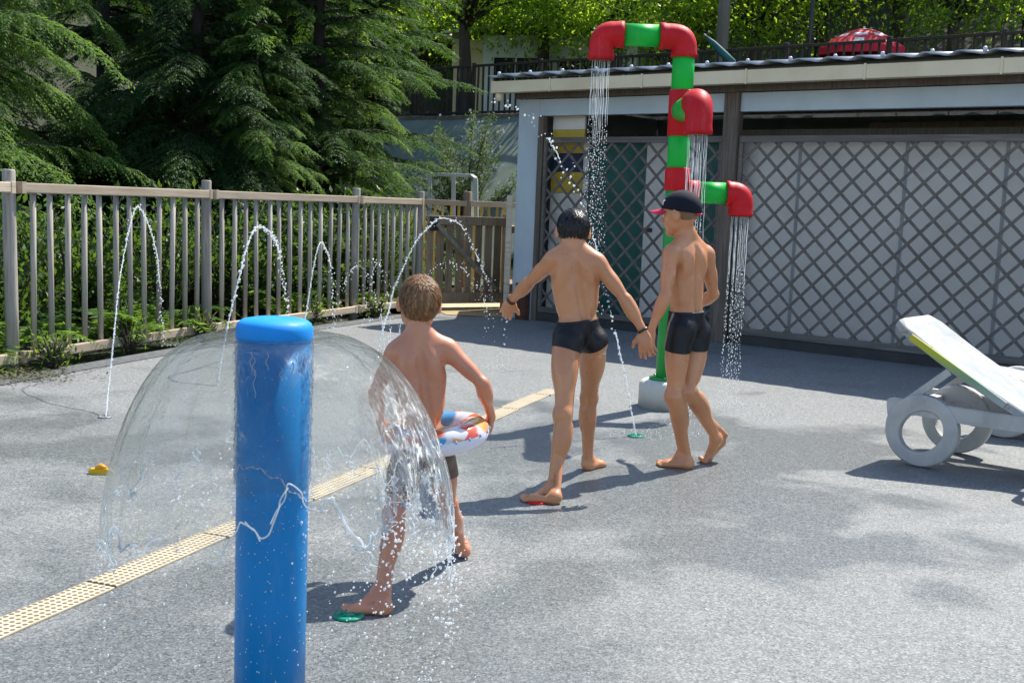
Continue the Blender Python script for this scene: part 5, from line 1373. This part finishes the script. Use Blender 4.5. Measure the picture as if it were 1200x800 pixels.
dbark = mottled('dark_bark', (.014, .011, .009), (.035, .028, .022), 7, .9, .7, 40, stretch=(1, 1, .25))
def conifer_mesh(seed, H, R, nb, droop, twig_l, leaf, z0=.3, leafw=.30, zdense=None):
    rg = np.random.default_rng(seed); B, D, Nn, L, W = [], [], [], [], []; limbs = []
    for k in range(nb):
        u = rg.uniform() ** 1.35; z = z0 + (H - z0) * u; az = k * 2.39996 + rg.uniform(-.4, .4)
        Lb = R * (1 - u) ** .75 * (rg.uniform(.65, 1.12) if k % 5 < 3 else rg.uniform(.2, .6)) + .15
        out = np.array([math.cos(az), math.sin(az), 0]); side = np.array([-math.sin(az), math.cos(az), 0]); rise = rg.uniform(.10, .38); dr = droop * rg.uniform(.7, 1.3)
        t = np.linspace(0, 1, 14); C = np.array([0, 0, z]) + out * (Lb * t)[:, None] + np.array([0, 0, 1.]) * (Lb * (rise * t - dr * t ** 2.2))[:, None] + side * (rg.normal() * .12 * Lb * t ** 2)[:, None]
        limbs.append((C, Lb))
        far = 1.0 if z < 5.2 else 2.1
        nt_ = int(Lb / (.050 * far)) + 3
        for j in range(nt_):
            f = .12 + .88 * (j + rg.uniform()) / nt_; p = np.array([np.interp(f, t, C[:, c]) for c in range(3)])
            tl = twig_l * (.30 + .7 * Lb / R) * (1.08 - f) ** .6 * rg.uniform(.6, 1.2) + .05
            for sg in (-1, 1):
                d0 = side * sg * rg.uniform(.55, 1.0) + out * rg.uniform(.45, .8) + np.array([0, 0, rg.uniform(-.15, .15)])
                d0 /= np.linalg.norm(d0); n = max(3, int(tl / (.026 * far)))
                s = (np.arange(n) + .5) / n
                Q = p + d0 * (tl * s)[:, None] + np.array([0, 0, -1.]) * (tl * droop * 1.15 * s ** 2 * rg.uniform(.6, 1.4))[:, None]
                dd = d0 + np.array([0, 0, -1.]) * (2 * droop * 1.15 * s)[:, None]
                s2 = np.cross(dd, np.array([0, 0, 1.])); s2 = nrm(s2)
                for q in (-1, 1):
                    B.append(Q); D.append(nrm(dd) * .75 + s2 * q * .75 + rg.normal(size=Q.shape) * .18 + np.array([0, 0, -.25])); Nn.append(np.array([0, 0, 1.]) + rg.normal(size=Q.shape) * .35)
                    ll = leaf * far * (1.15 - .5 * s) * rg.uniform(.8, 1.2, n); L.append(ll); W.append(ll * leafw)
    V, Fq = leaf_quads(np.concatenate(B), np.concatenate(D), np.concatenate(Nn), np.concatenate(L), np.concatenate(W), .15)
    return V, Fq, limbs
def conifer(name, loc, proto, mat, label, group, rz=0, sc=1.0):
    t = thing(name, loc, label, 'conifer', group, rz); t.scale = (sc, sc, sc)
    if 'crown' not in proto:
        V, Fq, limbs = proto['geo']; mb = MB(); mb.tube([(0, 0, -.3), (0.02, .01, proto['H'] * .4), (0, 0, proto['H'] * .97)], [proto['H'] * .014, proto['H'] * .010, .01], 10)
        for C, Lb in limbs: mb.tube(C[::3], [.012 + .012 * Lb, .010 + .008 * Lb, .008 + .004 * Lb, .006, .004][:len(C[::3])], 5)
        proto['trunk'] = mb.build('trunk', dbark, t); proto['crown'] = from_arrays('crown', V, Fq, mat, t)
    else:
        for k in ('trunk', 'crown'):
            c = proto[k].copy(); COL.objects.link(c); c.parent = t
            if k == 'crown' and mat.name != c.data.materials[0].name: c.material_slots[0].link = 'OBJECT'; c.material_slots[0].material = mat
    return t
pa = dict(H=8.0); pa['geo'] = conifer_mesh(31, 8.0, 2.3, 260, .55, .46, .062)
pb = dict(H=8.5); pb['geo'] = conifer_mesh(37, 8.5, 2.1, 270, .42, .38, .056)
pc_ = dict(H=6.5); pc_['geo'] = conifer_mesh(41, 6.5, 2.75, 100, .62, .62, .060, .5)
tz = lambda x, y: float(terrain_h(np.array(x), np.array(y)))
def con(nm, x, y, p, m, l, g, rz, sc): return conifer(nm, (x, y, tz(x, y)), p, m, l, g, rz, sc)
con('drooping_conifer', -5.75, 11.9, pc_, conB, 'pale green conifer with long arching fern-like branches over the fence at far left', None, 0, 1.0)
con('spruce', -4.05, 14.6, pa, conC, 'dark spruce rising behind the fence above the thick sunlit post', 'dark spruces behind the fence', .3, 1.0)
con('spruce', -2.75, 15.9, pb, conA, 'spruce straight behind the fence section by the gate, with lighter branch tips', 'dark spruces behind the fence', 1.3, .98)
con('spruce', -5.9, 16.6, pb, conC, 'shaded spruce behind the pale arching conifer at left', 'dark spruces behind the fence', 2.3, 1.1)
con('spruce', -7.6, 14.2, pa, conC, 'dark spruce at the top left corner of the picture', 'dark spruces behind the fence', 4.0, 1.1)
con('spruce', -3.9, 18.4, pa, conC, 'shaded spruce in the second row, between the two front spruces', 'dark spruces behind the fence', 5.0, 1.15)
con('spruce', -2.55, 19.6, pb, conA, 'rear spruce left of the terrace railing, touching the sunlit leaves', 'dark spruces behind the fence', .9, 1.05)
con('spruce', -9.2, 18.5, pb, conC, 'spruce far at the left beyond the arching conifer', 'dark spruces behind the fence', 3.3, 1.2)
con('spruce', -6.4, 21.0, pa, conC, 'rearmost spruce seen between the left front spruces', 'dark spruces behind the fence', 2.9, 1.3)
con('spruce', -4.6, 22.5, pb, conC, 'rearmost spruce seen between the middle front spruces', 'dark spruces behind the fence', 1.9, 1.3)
con('drooping_conifer', -2.35, 16.7, pc_, conB, 'low pale conifer with drooping tips left of the white plastic seat', None, 2.0, .62)
con('drooping_conifer', -3.2, 14.2, pc_, conB, 'low pale conifer with hanging shoots behind the second fence section', None, 4.1, .60)

# shrubs
def shrub_mesh(seed, r, h, n, leaf, w=.42):
    rg = np.random.default_rng(seed); nb = 46; a = rg.uniform(0, 6.28, nb); tip = np.stack([np.cos(a) * r * rg.uniform(.2, 1, nb) ** .6, np.sin(a) * r * rg.uniform(.2, 1, nb) ** .6, h * rg.uniform(.35, 1.0, nb)], -1)
    b = rg.integers(0, nb, n); f = rg.uniform(.25, 1.05, n); Pq = tip[b] * f[:, None] * np.array([1, 1, 1]) ; Pq[:, 2] = tip[b][:, 2] * f ** .75
    Pq += rg.normal(size=(n, 3)) * .05
    D = nrm(tip[b]) * .6 + rg.normal(size=(n, 3)) * .6; Nn = np.array([0, 0, 1.]) + rg.normal(size=(n, 3)) * .6
    L = leaf * rg.uniform(.6, 1.3, n); V, Fq = leaf_quads(Pq, D, Nn, L, L * w, .1)
    return V, Fq, tip
def shrub(name, loc, geo, mat, label, group, rz, sc, store={}):
    key = id(geo[0]); t = thing(name, loc, label, 'shrub', group, rz); t.scale = sc if hasattr(sc, '__len__') else (sc,) * 3
    if key not in store:
        mb = MB()
        for p in geo[2]: mb.tube([(0, 0, -.05), p * .45 + np.array([0, 0, p[2] * .12]), p], [.012, .008, .003], 5)
        store[key] = (mb.build('stems', bark, t), from_arrays('foliage', geo[0], geo[1], mat, t))
    else:
        for c in store[key]: c = c.copy(); COL.objects.link(c); c.parent = t
    return t
def fern_mesh(seed, nf, L, lf=.055):
    rg = np.random.default_rng(seed); B, D, Nn, Ls = [], [], [], []
    for k in range(nf):
        a = rg.uniform(0, 6.28); out = np.array([math.cos(a), math.sin(a), 0]); side = np.array([-math.sin(a), math.cos(a), 0]); l = L * rg.uniform(.6, 1.2); n = 22; s = np.linspace(.08, 1, n)
        up_ = rg.uniform(.7, 1.2); C = out * (l * s * .8)[:, None] + np.array([0, 0, 1.]) * (l * (up_ * s - .75 * s ** 2))[:, None]
        for q in (-1, 1):
            B.append(C); D.append(side * q * .9 + out * .45 + np.array([0, 0, -.15]) + rg.normal(size=C.shape) * .08); Nn.append(np.array([0, 0, 1.]) + rg.normal(size=C.shape) * .2 - out * .3); Ls.append(lf * 2.3 * np.sin(np.pi * (s * .86 + .12)) * l / L + .015)
    B, D, Nn, Ls = map(np.concatenate, (B, D, Nn, Ls)); V, Fq = leaf_quads(B, D, Nn, Ls, Ls * .26, .1)
    tips = np.array([[.01, 0, .1], [-.01, 0, .1]]); return V, Fq, tips
g1 = shrub_mesh(51, .75, 1.35, 3000, .085); g2 = shrub_mesh(52, .6, 1.1, 2600, .062, .36); gf = fern_mesh(53, 26, .85)
def fence_pt(s, o):
    """s metres along the fence from the left post at x=15, o metres behind it"""
    segs = [(FP[i], FP[i + 1]) for i in range(4)]; s += (FP[1] - FP[0]).length
    for a, b in segs:
        L = (b - a).length
        if s <= L or b is segs[-1][1]:
            d = (b - a).normalized(); return a + d * s + Vector((-d.y, d.x, 0)) * o
        s -= L
sh_lab = ['leafy shrub just behind the fence near the left picture edge', 'leafy shrub behind the fence under the tall left water jet', 'leafy shrub behind the fence left of the thick sunlit post', 'leafy shrub behind the thick sunlit fence post',
          'leafy shrub behind the fence above the blue post', 'leafy shrub behind the fence right of the blue post', 'leafy shrub behind the fence post near the low fountains', 'leafy shrub behind the fence beside the gate', 'leafy shrub past the left picture edge behind the fence']
for i, (s, o) in enumerate([(-.3, .95), (.75, .85), (1.75, .9), (2.8, .9), (3.8, .85), (4.8, .9), (5.7, .9), (6.5, .75), (-1.3, .9)]):
    p = fence_pt(s, o); shrub('leafy_shrub', p, (g1, g2)[i % 2], shrubm, sh_lab[i], 'shrubs behind the fence', i * 1.7, (1, 1, random.uniform(.8, 1.12)) if i % 2 == 0 else (1.15, 1.15, random.uniform(.9, 1.25)))
fl = ['fern behind the leftmost baluster of the near fence section', 'fern behind the fence under the arching conifer branches', 'fern behind the fence left of the thick post', 'fern behind the fence above the blue cap', 'fern behind the fence near the gate']
for i, (s, o) in enumerate([(.25, .42), (1.25, .45), (2.2, .4), (4.3, .45), (6.1, .4)]):
    shrub('fern', fence_pt(s, o), gf, fernm, fl[i], 'ferns behind the fence', i * 2.1, random.uniform(.85, 1.15))
gs = fern_mesh(57, 12, .5, .05)
shrub('fern', fence_pt(1.38, .12) + Vector((0, 0, .1)), gs, fernm, 'small bright green fern poking through the fence below the tall left water jet', 'ferns behind the fence', 1, 1.0)
gw = shrub_mesh(58, .16, .26, 240, .05, .3)
for i, (px, py, l) in enumerate([(364, 378, 'tuft of weeds at the fence foot right of the blue cap'), (152, 412, 'tuft of weeds at the fence foot under the tall left jet'), (440, 372, 'tuft of weeds at the fence foot beside the gate-side post'), (62, 432, 'low green weeds by the fence foot near the left edge'), (235, 398, 'dry weeds at the foot of the thick sunlit post')]):
    shrub('weed', gnd(px, py), gw, fernm, l, 'weeds along the fence foot', i * 1.3, random.uniform(.7, 1.1))
# mossy leaf litter at the far left fence foot
rg = np.random.default_rng(61); n = 900; c = gnd(16, 441); Bq = np.stack([c.x + rg.normal(size=n) * .22 + .0, c.y + rg.normal(size=n) * .18, np.full(n, .008) + rg.uniform(0, .02, n)], -1)
V, Fq = leaf_quads(Bq, rg.normal(size=(n, 3)) * np.array([1, 1, .2]), np.array([0, 0, 1.]) + rg.normal(size=(n, 3)) * .3, rg.uniform(.02, .045, n), rg.uniform(.01, .02, n))
tag(from_arrays('leaf_litter', V, Fq, leafmat('moss_litter', (.05, .06, .025), (.12, .12, .05), (.1, .1, .02), .15, .8, 5)), 'mossy leaf litter around the fence post at far left', 'leaf litter', kind='stuff')

# ---- terrace edge: bank sheet, low wall, railing
TD = Vector((0.772, -0.636, 0)); TNv = Vector((0.636, 0.772, 0))
def tpt(t, d, z): return TP + TD * t + TNv * d + Vector((0, 0, z))
V = []; nt1, nd1 = 40, 16
for i in range(nt1):
    for j in range(nd1):
        t_ = -1.6 + 7 * i / (nt1 - 1); d_ = -4.3 + 3.9 * j / (nd1 - 1); p = tpt(t_, d_, 0); z = float(terrain_h(np.array(p.x), np.array(p.y)))
        V.append((p.x, p.y, max(z, -.05) + .06 + .015 * math.sin(t_ * 5 + d_ * 2)))
ii = np.arange(nt1 * nd1).reshape(nt1, nd1); Fq = np.stack([ii[:-1, :-1], ii[1:, :-1], ii[1:, 1:], ii[:-1, 1:]], -1).reshape(-1, 4)
tag(from_arrays('bank_cover', V, Fq, mottled('green_bank_sheet', (.085, .12, .10), (.14, .18, .15), 2.2, .7, .3, 20), None, True), 'grey-green cover sheet on the steep bank left of the shed', 'cover sheet')
stone = mottled('sandstone', (.13, .10, .075), (.24, .19, .14), 5, .85, .5, 30)
wt = thing('retaining_wall', tpt(0, 0, 2.85), 'low brown stone edging wall along the top of the bank under the railing', 'wall', rz=math.atan2(TD.y, TD.x))
mb = MB(); x = -2.0
while x < 13:
    l = random.uniform(.5, .95); mb.box((x, -.42 + random.uniform(-.02, .02), -.02), (x + l - .015, -.12, .26 + random.uniform(-.015, .015)), .02); x += l
mb.build('stones', stone, wt)
tl_ = ['terrace railing at left end, partly behind spruce branches', 'terrace railing in front of the pale mobile home', 'terrace railing above the left end of the shed roof', 'terrace railing behind the top red elbow of the shower pole',
       'terrace railing behind the utility pole', 'terrace railing left of the red parasol', 'terrace railing under the red parasol', 'terrace railing right of the red parasol in deep shade', 'terrace railing at the far right picture edge']
for i in range(9):
    a_ = tpt(-2.2 + 1.75 * i, -.0, 3.06); b_ = tpt(-2.2 + 1.75 * (i + 1), 0, 3.06)
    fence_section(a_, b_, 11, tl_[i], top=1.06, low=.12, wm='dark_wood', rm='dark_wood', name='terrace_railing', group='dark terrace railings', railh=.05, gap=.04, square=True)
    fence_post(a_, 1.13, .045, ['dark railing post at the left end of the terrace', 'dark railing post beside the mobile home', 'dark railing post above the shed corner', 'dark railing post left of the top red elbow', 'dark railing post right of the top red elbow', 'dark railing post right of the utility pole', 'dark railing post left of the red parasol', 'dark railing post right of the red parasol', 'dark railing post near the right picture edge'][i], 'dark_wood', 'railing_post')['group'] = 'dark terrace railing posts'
# mobile home
mh = thing('mobile_home', (-.6, 29.0, 3.15), 'cream and white mobile home behind the terrace railing, left above the shed', 'mobile home', rz=math.radians(-12))
cw = mottled('white_siding', (.55, .55, .52), (.66, .66, .63), 2, .5, .08); cb = mottled('beige_siding', (.55, .42, .24), (.62, .5, .3), 2, .6, .08)
glassd = plastic('dark_glass', (.02, .025, .03), .08)
mb = MB(); mb.box((-.4, 0, .1), (3.4, 2.5, 2.3), .02); mb.build('wall', cw, mh); mb = MB(); mb.box((-1.2, .05, .1), (-.405, 2.4, 2.2), .02); mb.build('end_wall', cb, mh)
mb = MB(); mb.prism([(-1.4, 2.31), (1.1, 2.62), (3.6, 2.31), (3.6, 2.37), (1.1, 2.70), (-1.4, 2.37)], -.15, 2.7, lambda u, v, t: Vector((u, t, v))); mb.build('roof', cw, mh)
for x in (-.1, 1.5):
    mb = MB(); mb.box((x, -.03, 1.0), (x + 1.1, -.004, 1.75), .008); wn = mb.build('window', glassd, mh)
    mb = MB()
    for q in ((x - .06, .94, x - .003, 1.81), (x + 1.103, .94, x + 1.16, 1.81), (x, .94, x + 1.1, .997), (x, 1.753, x + 1.1, 1.81), (x + .53, .999, x + .57, 1.75)): mb.box((q[0], -.045, q[1]), (q[2], -.005, q[3]))
    mb.build('frame', cw, wn)
# utility pole
up_ = at(846, 55, 23.5); mb = MB(); mb.tube([(0, 0, -.1), (0, 0, 4), (0, 0, 8)], [.13, .115, .095], 14); o = mb.build('utility_pole', mottled('grey_pole', (.16, .145, .125), (.27, .24, .21), 6, .85, .3, 30, stretch=(1, 1, .1))); o.location = (up_.x, up_.y, 3.1); tag(o, 'grey wooden utility pole standing behind the terrace railing', 'utility pole')
lp = at(951, 20, 24); mb = MB(); mb.tube([(0, 0, -.1), (0, 0, 2), (0, 0, 3.6)], [.05, .045, .04], 12); mb.lathe([(.04, 3.6), (.14, 3.66), (.15, 3.9), (.05, 3.98)], n=16); o = mb.build('lamp_post', bpy.data.materials['black_plastic']); o.location = (lp.x, lp.y, 3.1); tag(o, 'thin dark lamp post left of the red parasol', 'lamp post')
# folded teal parasol leaning by the railing
fp0, fp1 = at(866, 82, 19.9), at(826, 41, 20.1); d = fp1 - fp0
fpo = thing('folded_parasol', fp0, 'folded dark teal parasol leaning above the shed roof beside the utility pole', 'parasol')
mb = MB(); mb.tube([d * 0.0 - d * .5, d * 1.02], .016, 10); mb.build('pole', plastic('grey_metal', (.4, .42, .42), .3), fpo)
mb = MB(); mb.tube([d * .12, d * .2, d * .45, d * .75, d * .97], [.03, .075, .07, .055, .015], 10); mb.build('canopy', mottled('teal_fabric', (.006, .06, .065), (.015, .12, .12), 5, .7, .6, 20), fpo)
# red parasol
pc0 = at(1011, 59, 23.5); rp = thing('red_parasol', (pc0.x, pc0.y, 3.15), 'open red parasol with white bands behind the terrace railing', 'parasol')
zc_ = pc0.z - 3.15; rpm = cloth_mat('red_parasol_cloth', (.42, .006, .02), .6); whp = cloth_mat('white_parasol_cloth', (.5, .48, .48), .6)
def par_profile(f): return .88 * f, .42 * (1 - f ** 1.7)
for k in range(8):
    a0, a1 = 2 * math.pi * k / 8, 2 * math.pi * (k + 1) / 8; mb = MB(); g = {}
    nf, na = 9, 7
    for i in range(nf):
        for j in range(na):
            f = i / (nf - 1) * .999 + .001; a = a0 + (a1 - a0) * j / (na - 1); r_, z_ = par_profile(f); sag = .035 * math.sin(math.pi * j / (na - 1)) * f
            g[i, j] = mb.bm.verts.new((r_ * math.cos(a) * (1 - sag), r_ * math.sin(a) * (1 - sag), zc_ + z_ - sag * .3))
    for i in range(nf - 1):
        for j in range(na - 1): f_ = mb.bm.faces.new((g[i, j], g[i + 1, j], g[i + 1, j + 1], g[i, j + 1])); f_.smooth = True; f_.material_index = 1 if (i == 4 and 1 <= j <= 4) or (i == 1 and j > 3) or (i == 6 and k % 2 and j in (2, 3)) else 0
    low = [mb.bm.verts.new(g[nf - 1, j].co + Vector((0, 0, -.13))) for j in range(na)]
    for j in range(na - 1): f_ = mb.bm.faces.new((g[nf - 1, j], low[j], low[j + 1], g[nf - 1, j + 1])); f_.material_index = 0
    o = mb.build('canopy_panel', [rpm, whp], rp)
    mb = MB(); mb.tube([(0.02 * math.cos(a0), .02 * math.sin(a0), zc_ + .40), (.45 * math.cos(a0), .45 * math.sin(a0), zc_ + .26), (.87 * math.cos(a0), .87 * math.sin(a0), zc_ - .005)], .009, 6); mb.build('rib', cw, rp)
mb = MB(); mb.tube([(0, 0, 0), (0, 0, zc_ + .46)], .022, 12); mb.build('pole', cw, rp)
# white chair back by the parasol, white plastic seat on the bank
def garden_chair(loc, rz, label, sc=1.0):
    t = thing('garden_chair', loc, label, 'chair', None, rz); t.scale = (sc, sc, sc)
    mb = MB(); mb.box((-.26, -.24, .40), (.26, .24, .435), .012); mb.build('seat', lwm, t)
    mb = MB(); mb.prism([(-.25, .44), (.25, .44), (.27, .80), (.20, .87), (-.20, .87), (-.27, .80)], .20, .235, lambda u, v, q: Vector((u, q + (v - .44) * .25, v))); mb.build('backrest', lwm, t)
    for x in (-1, 1):
        for y in (-1, 1): mb = MB(); mb.bar((.24 * x, .22 * y, .41), (.29 * x, .27 * y, 0), .05, .03); mb.build('leg', lwm, t)
        mb = MB(); mb.bar((.29 * x, -.24, .43), (.31 * x, -.26, .66), .05, .03); mb.box((.31 * x - .035, -.29, .66), (.31 * x + .035, .27, .685), .008); mb.build('armrest', lwm, t)
    return t
wc = at(948, 62, 22.8); garden_chair((wc.x, wc.y, 3.12), math.radians(200), 'white plastic chair behind the terrace railing, left of the red parasol')
# garden frame seen above the gate fence: white plastic bench seat
s0 = at(531, 238, 19.9); bs = thing('white_bench', (s0.x, s0.y, 0.62), 'white plastic bench frame among shrubs above the gate fence', 'bench', rz=math.radians(-8))
for x0 in (-.40, .02, .36): mb = MB(); mb.bar((x0, .0, 0), (x0 - .03, .03, 1.19), .07, .05, up=(0, 1, 0)); mb.build('leg', cw, bs)
mb = MB(); mb.box((-.46, -.01, 1.15), (.34, .05, 1.21), .015); mb.build('top_bar', cw, bs); mb = MB(); mb.bar((.30, .02, 1.18), (.44, -.35, 1.12), .06, .05); mb.bar((.44, -.35, 1.13), (.50, -.38, 0), .07, .05, up=(0, 1, 0)); mb.build('arm', cw, bs)
mb = MB(); mb.box((-.44, -.40, .42), (.46, .0, .47), .01); mb.build('seat', cw, bs)
# flowering bush
fb0 = at(545, 238, 20.7); gfl = shrub_mesh(71, 1.05, 2.35, 10500, .062, .42)
fb = shrub('flowering_bush', (fb0.x + .05, fb0.y, .75), gfl, greyl, 'grey-green bush with small white flowers between the spruce and the shed corner', None, 0, .9)
rg = np.random.default_rng(72); n = 260; q = gfl[0].reshape(-1, 4, 3)[:, 2]; q = q[q[:, 2] > .9]; q = q[rg.integers(0, len(q), n)] + rg.normal(size=(n, 3)) * .03
Bq = np.repeat(q, 5, 0); a = np.tile(np.arange(5) * 1.2566, n); Dq = np.stack([np.cos(a), np.sin(a) * .6 - .5, np.sin(a) + .2], -1)
V, Fq = leaf_quads(Bq, Dq, np.tile(np.array([[.1, -1, .4]]), (n * 5, 1)), np.full(n * 5, .034), np.full(n * 5, .026)); from_arrays('flowers', V, Fq, leafmat('white_petals', (.6, .58, .56), (.75, .72, .72), (.6, .6, .6), .3, .6, 5), fb)

# deciduous trees
def crown_mesh(seed, rx, rz_, n_cl, per, leaf, w=.5):
    rg = np.random.default_rng(seed); d = nrm(rg.normal(size=(n_cl, 3))); rad = rg.uniform(.35, 1.0, n_cl) ** .5; C = d * rad[:, None] * np.array([rx, rx, rz_]); sz = rg.uniform(.30, .62, n_cl) * rx * .36
    c = np.repeat(np.arange(n_cl), per); n = len(c); off = rg.normal(size=(n, 3)) * np.array([1, 1, .55]); Pq = C[c] + off * sz[c][:, None]
    D = nrm(off) * .7 + rg.normal(size=(n, 3)) * .5 + np.array([0, 0, -.35]); Nn = np.array([0, 0, 1.]) + rg.normal(size=(n, 3)) * .55; L = leaf * rg.uniform(.6, 1.3, n)
    V, Fq = leaf_quads(Pq, D, Nn, L, L * w, .12); return V, Fq, C
TREES = [dict(g=crown_mesh(81, 2.7, 2.1, 62, 150, .135)), dict(g=crown_mesh(82, 2.5, 2.3, 60, 150, .125)), dict(g=crown_mesh(83, 3.0, 2.5, 74, 140, .15))]
def tree(loc, i, mat, label, group, rz, sc, zc=4.1, cat='tree', name='leafy_tree'):
    t = thing(name, loc, label, cat, group, rz); t.scale = (sc, sc, sc); T = TREES[i]
    if 'o' not in T:
        mb = MB(); mb.tube([(0, 0, -.3), (.05, .02, 1.2), (-.03, .05, 2.4), (.02, 0, zc)], [.19, .15, .12, .06], 10)
        for p in T['g'][2][::4]:
            b0 = np.array([0, 0, zc - 1.9 + .3 * (abs(p[0]) % 1)]); q = p + np.array([0, 0, zc]); mb.tube([b0, b0 * .5 + q * .5 + np.array([0, 0, .15]), q], [.06, .04, .012], 6)
        V = T['g'][0] + np.array([0, 0, zc]); T['o'] = (mb.build('trunk', bark, t), from_arrays('crown', V, T['g'][1], mat, t))
    else:
        for c in T['o']:
            c = c.copy(); COL.objects.link(c); c.parent = t
            if c.name.startswith('crown') and c.data.materials[0] != mat: c.material_slots[0].link = 'OBJECT'; c.material_slots[0].material = mat
    return t
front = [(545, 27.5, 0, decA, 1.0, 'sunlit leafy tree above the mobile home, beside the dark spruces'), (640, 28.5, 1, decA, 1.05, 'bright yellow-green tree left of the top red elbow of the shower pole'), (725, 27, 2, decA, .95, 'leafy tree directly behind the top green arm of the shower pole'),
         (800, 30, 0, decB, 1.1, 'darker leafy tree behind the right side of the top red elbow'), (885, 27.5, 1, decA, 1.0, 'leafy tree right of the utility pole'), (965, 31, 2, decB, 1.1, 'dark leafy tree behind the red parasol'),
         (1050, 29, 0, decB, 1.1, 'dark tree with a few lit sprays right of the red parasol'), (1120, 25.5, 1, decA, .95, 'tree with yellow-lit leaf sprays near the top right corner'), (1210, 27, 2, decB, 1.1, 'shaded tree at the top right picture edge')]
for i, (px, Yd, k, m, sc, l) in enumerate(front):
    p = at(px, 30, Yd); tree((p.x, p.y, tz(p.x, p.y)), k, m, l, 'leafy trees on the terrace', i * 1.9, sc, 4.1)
back = [(480, 33), (570, 36), (660, 34), (750, 37), (845, 35), (935, 38), (1020, 35), (1110, 34), (1190, 36), (1270, 33)]
bl = ['background tree far behind the spruces', 'background tree far behind the mobile home', 'background tree far behind the yellow-green tree', 'background tree far behind the top of the shower pole', 'background tree far behind the utility pole', 'background tree far behind the lamp post',
      'background tree far behind the red parasol', 'background tree far behind the shaded railing', 'background tree far behind the top right corner', 'background tree beyond the right picture edge']
for i, (px, Yd) in enumerate(back):
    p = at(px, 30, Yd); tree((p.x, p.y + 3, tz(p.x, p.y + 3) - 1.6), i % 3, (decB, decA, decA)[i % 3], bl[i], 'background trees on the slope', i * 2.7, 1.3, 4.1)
# continuous far wood closing the view
rg = np.random.default_rng(91); n = 60000; x = rg.uniform(-26, 30, n); yy = rg.uniform(41, 47, n); zb = terrain_h(x, yy); z = zb + rg.uniform(-.5, 9, n)
ct = rg.integers(0, 420, n); ctr = np.stack([rg.uniform(-26, 30, 420), rg.uniform(41, 46, 420), rg.uniform(0, 9, 420)], -1); ctr[:, 2] += terrain_h(ctr[:, 0], ctr[:, 1]) - 2
Pq = ctr[ct] + rg.normal(size=(n, 3)) * np.array([1.1, .8, .8])
V, Fq = leaf_quads(Pq, rg.normal(size=(n, 3)), np.array([0, -.5, 1.]) + rg.normal(size=(n, 3)) * .5, rg.uniform(.25, .5, n), rg.uniform(.15, .28, n)); tag(from_arrays('woodland', V, Fq, decB), 'dense dark woodland closing the view on the slope', 'woodland', kind='stuff')
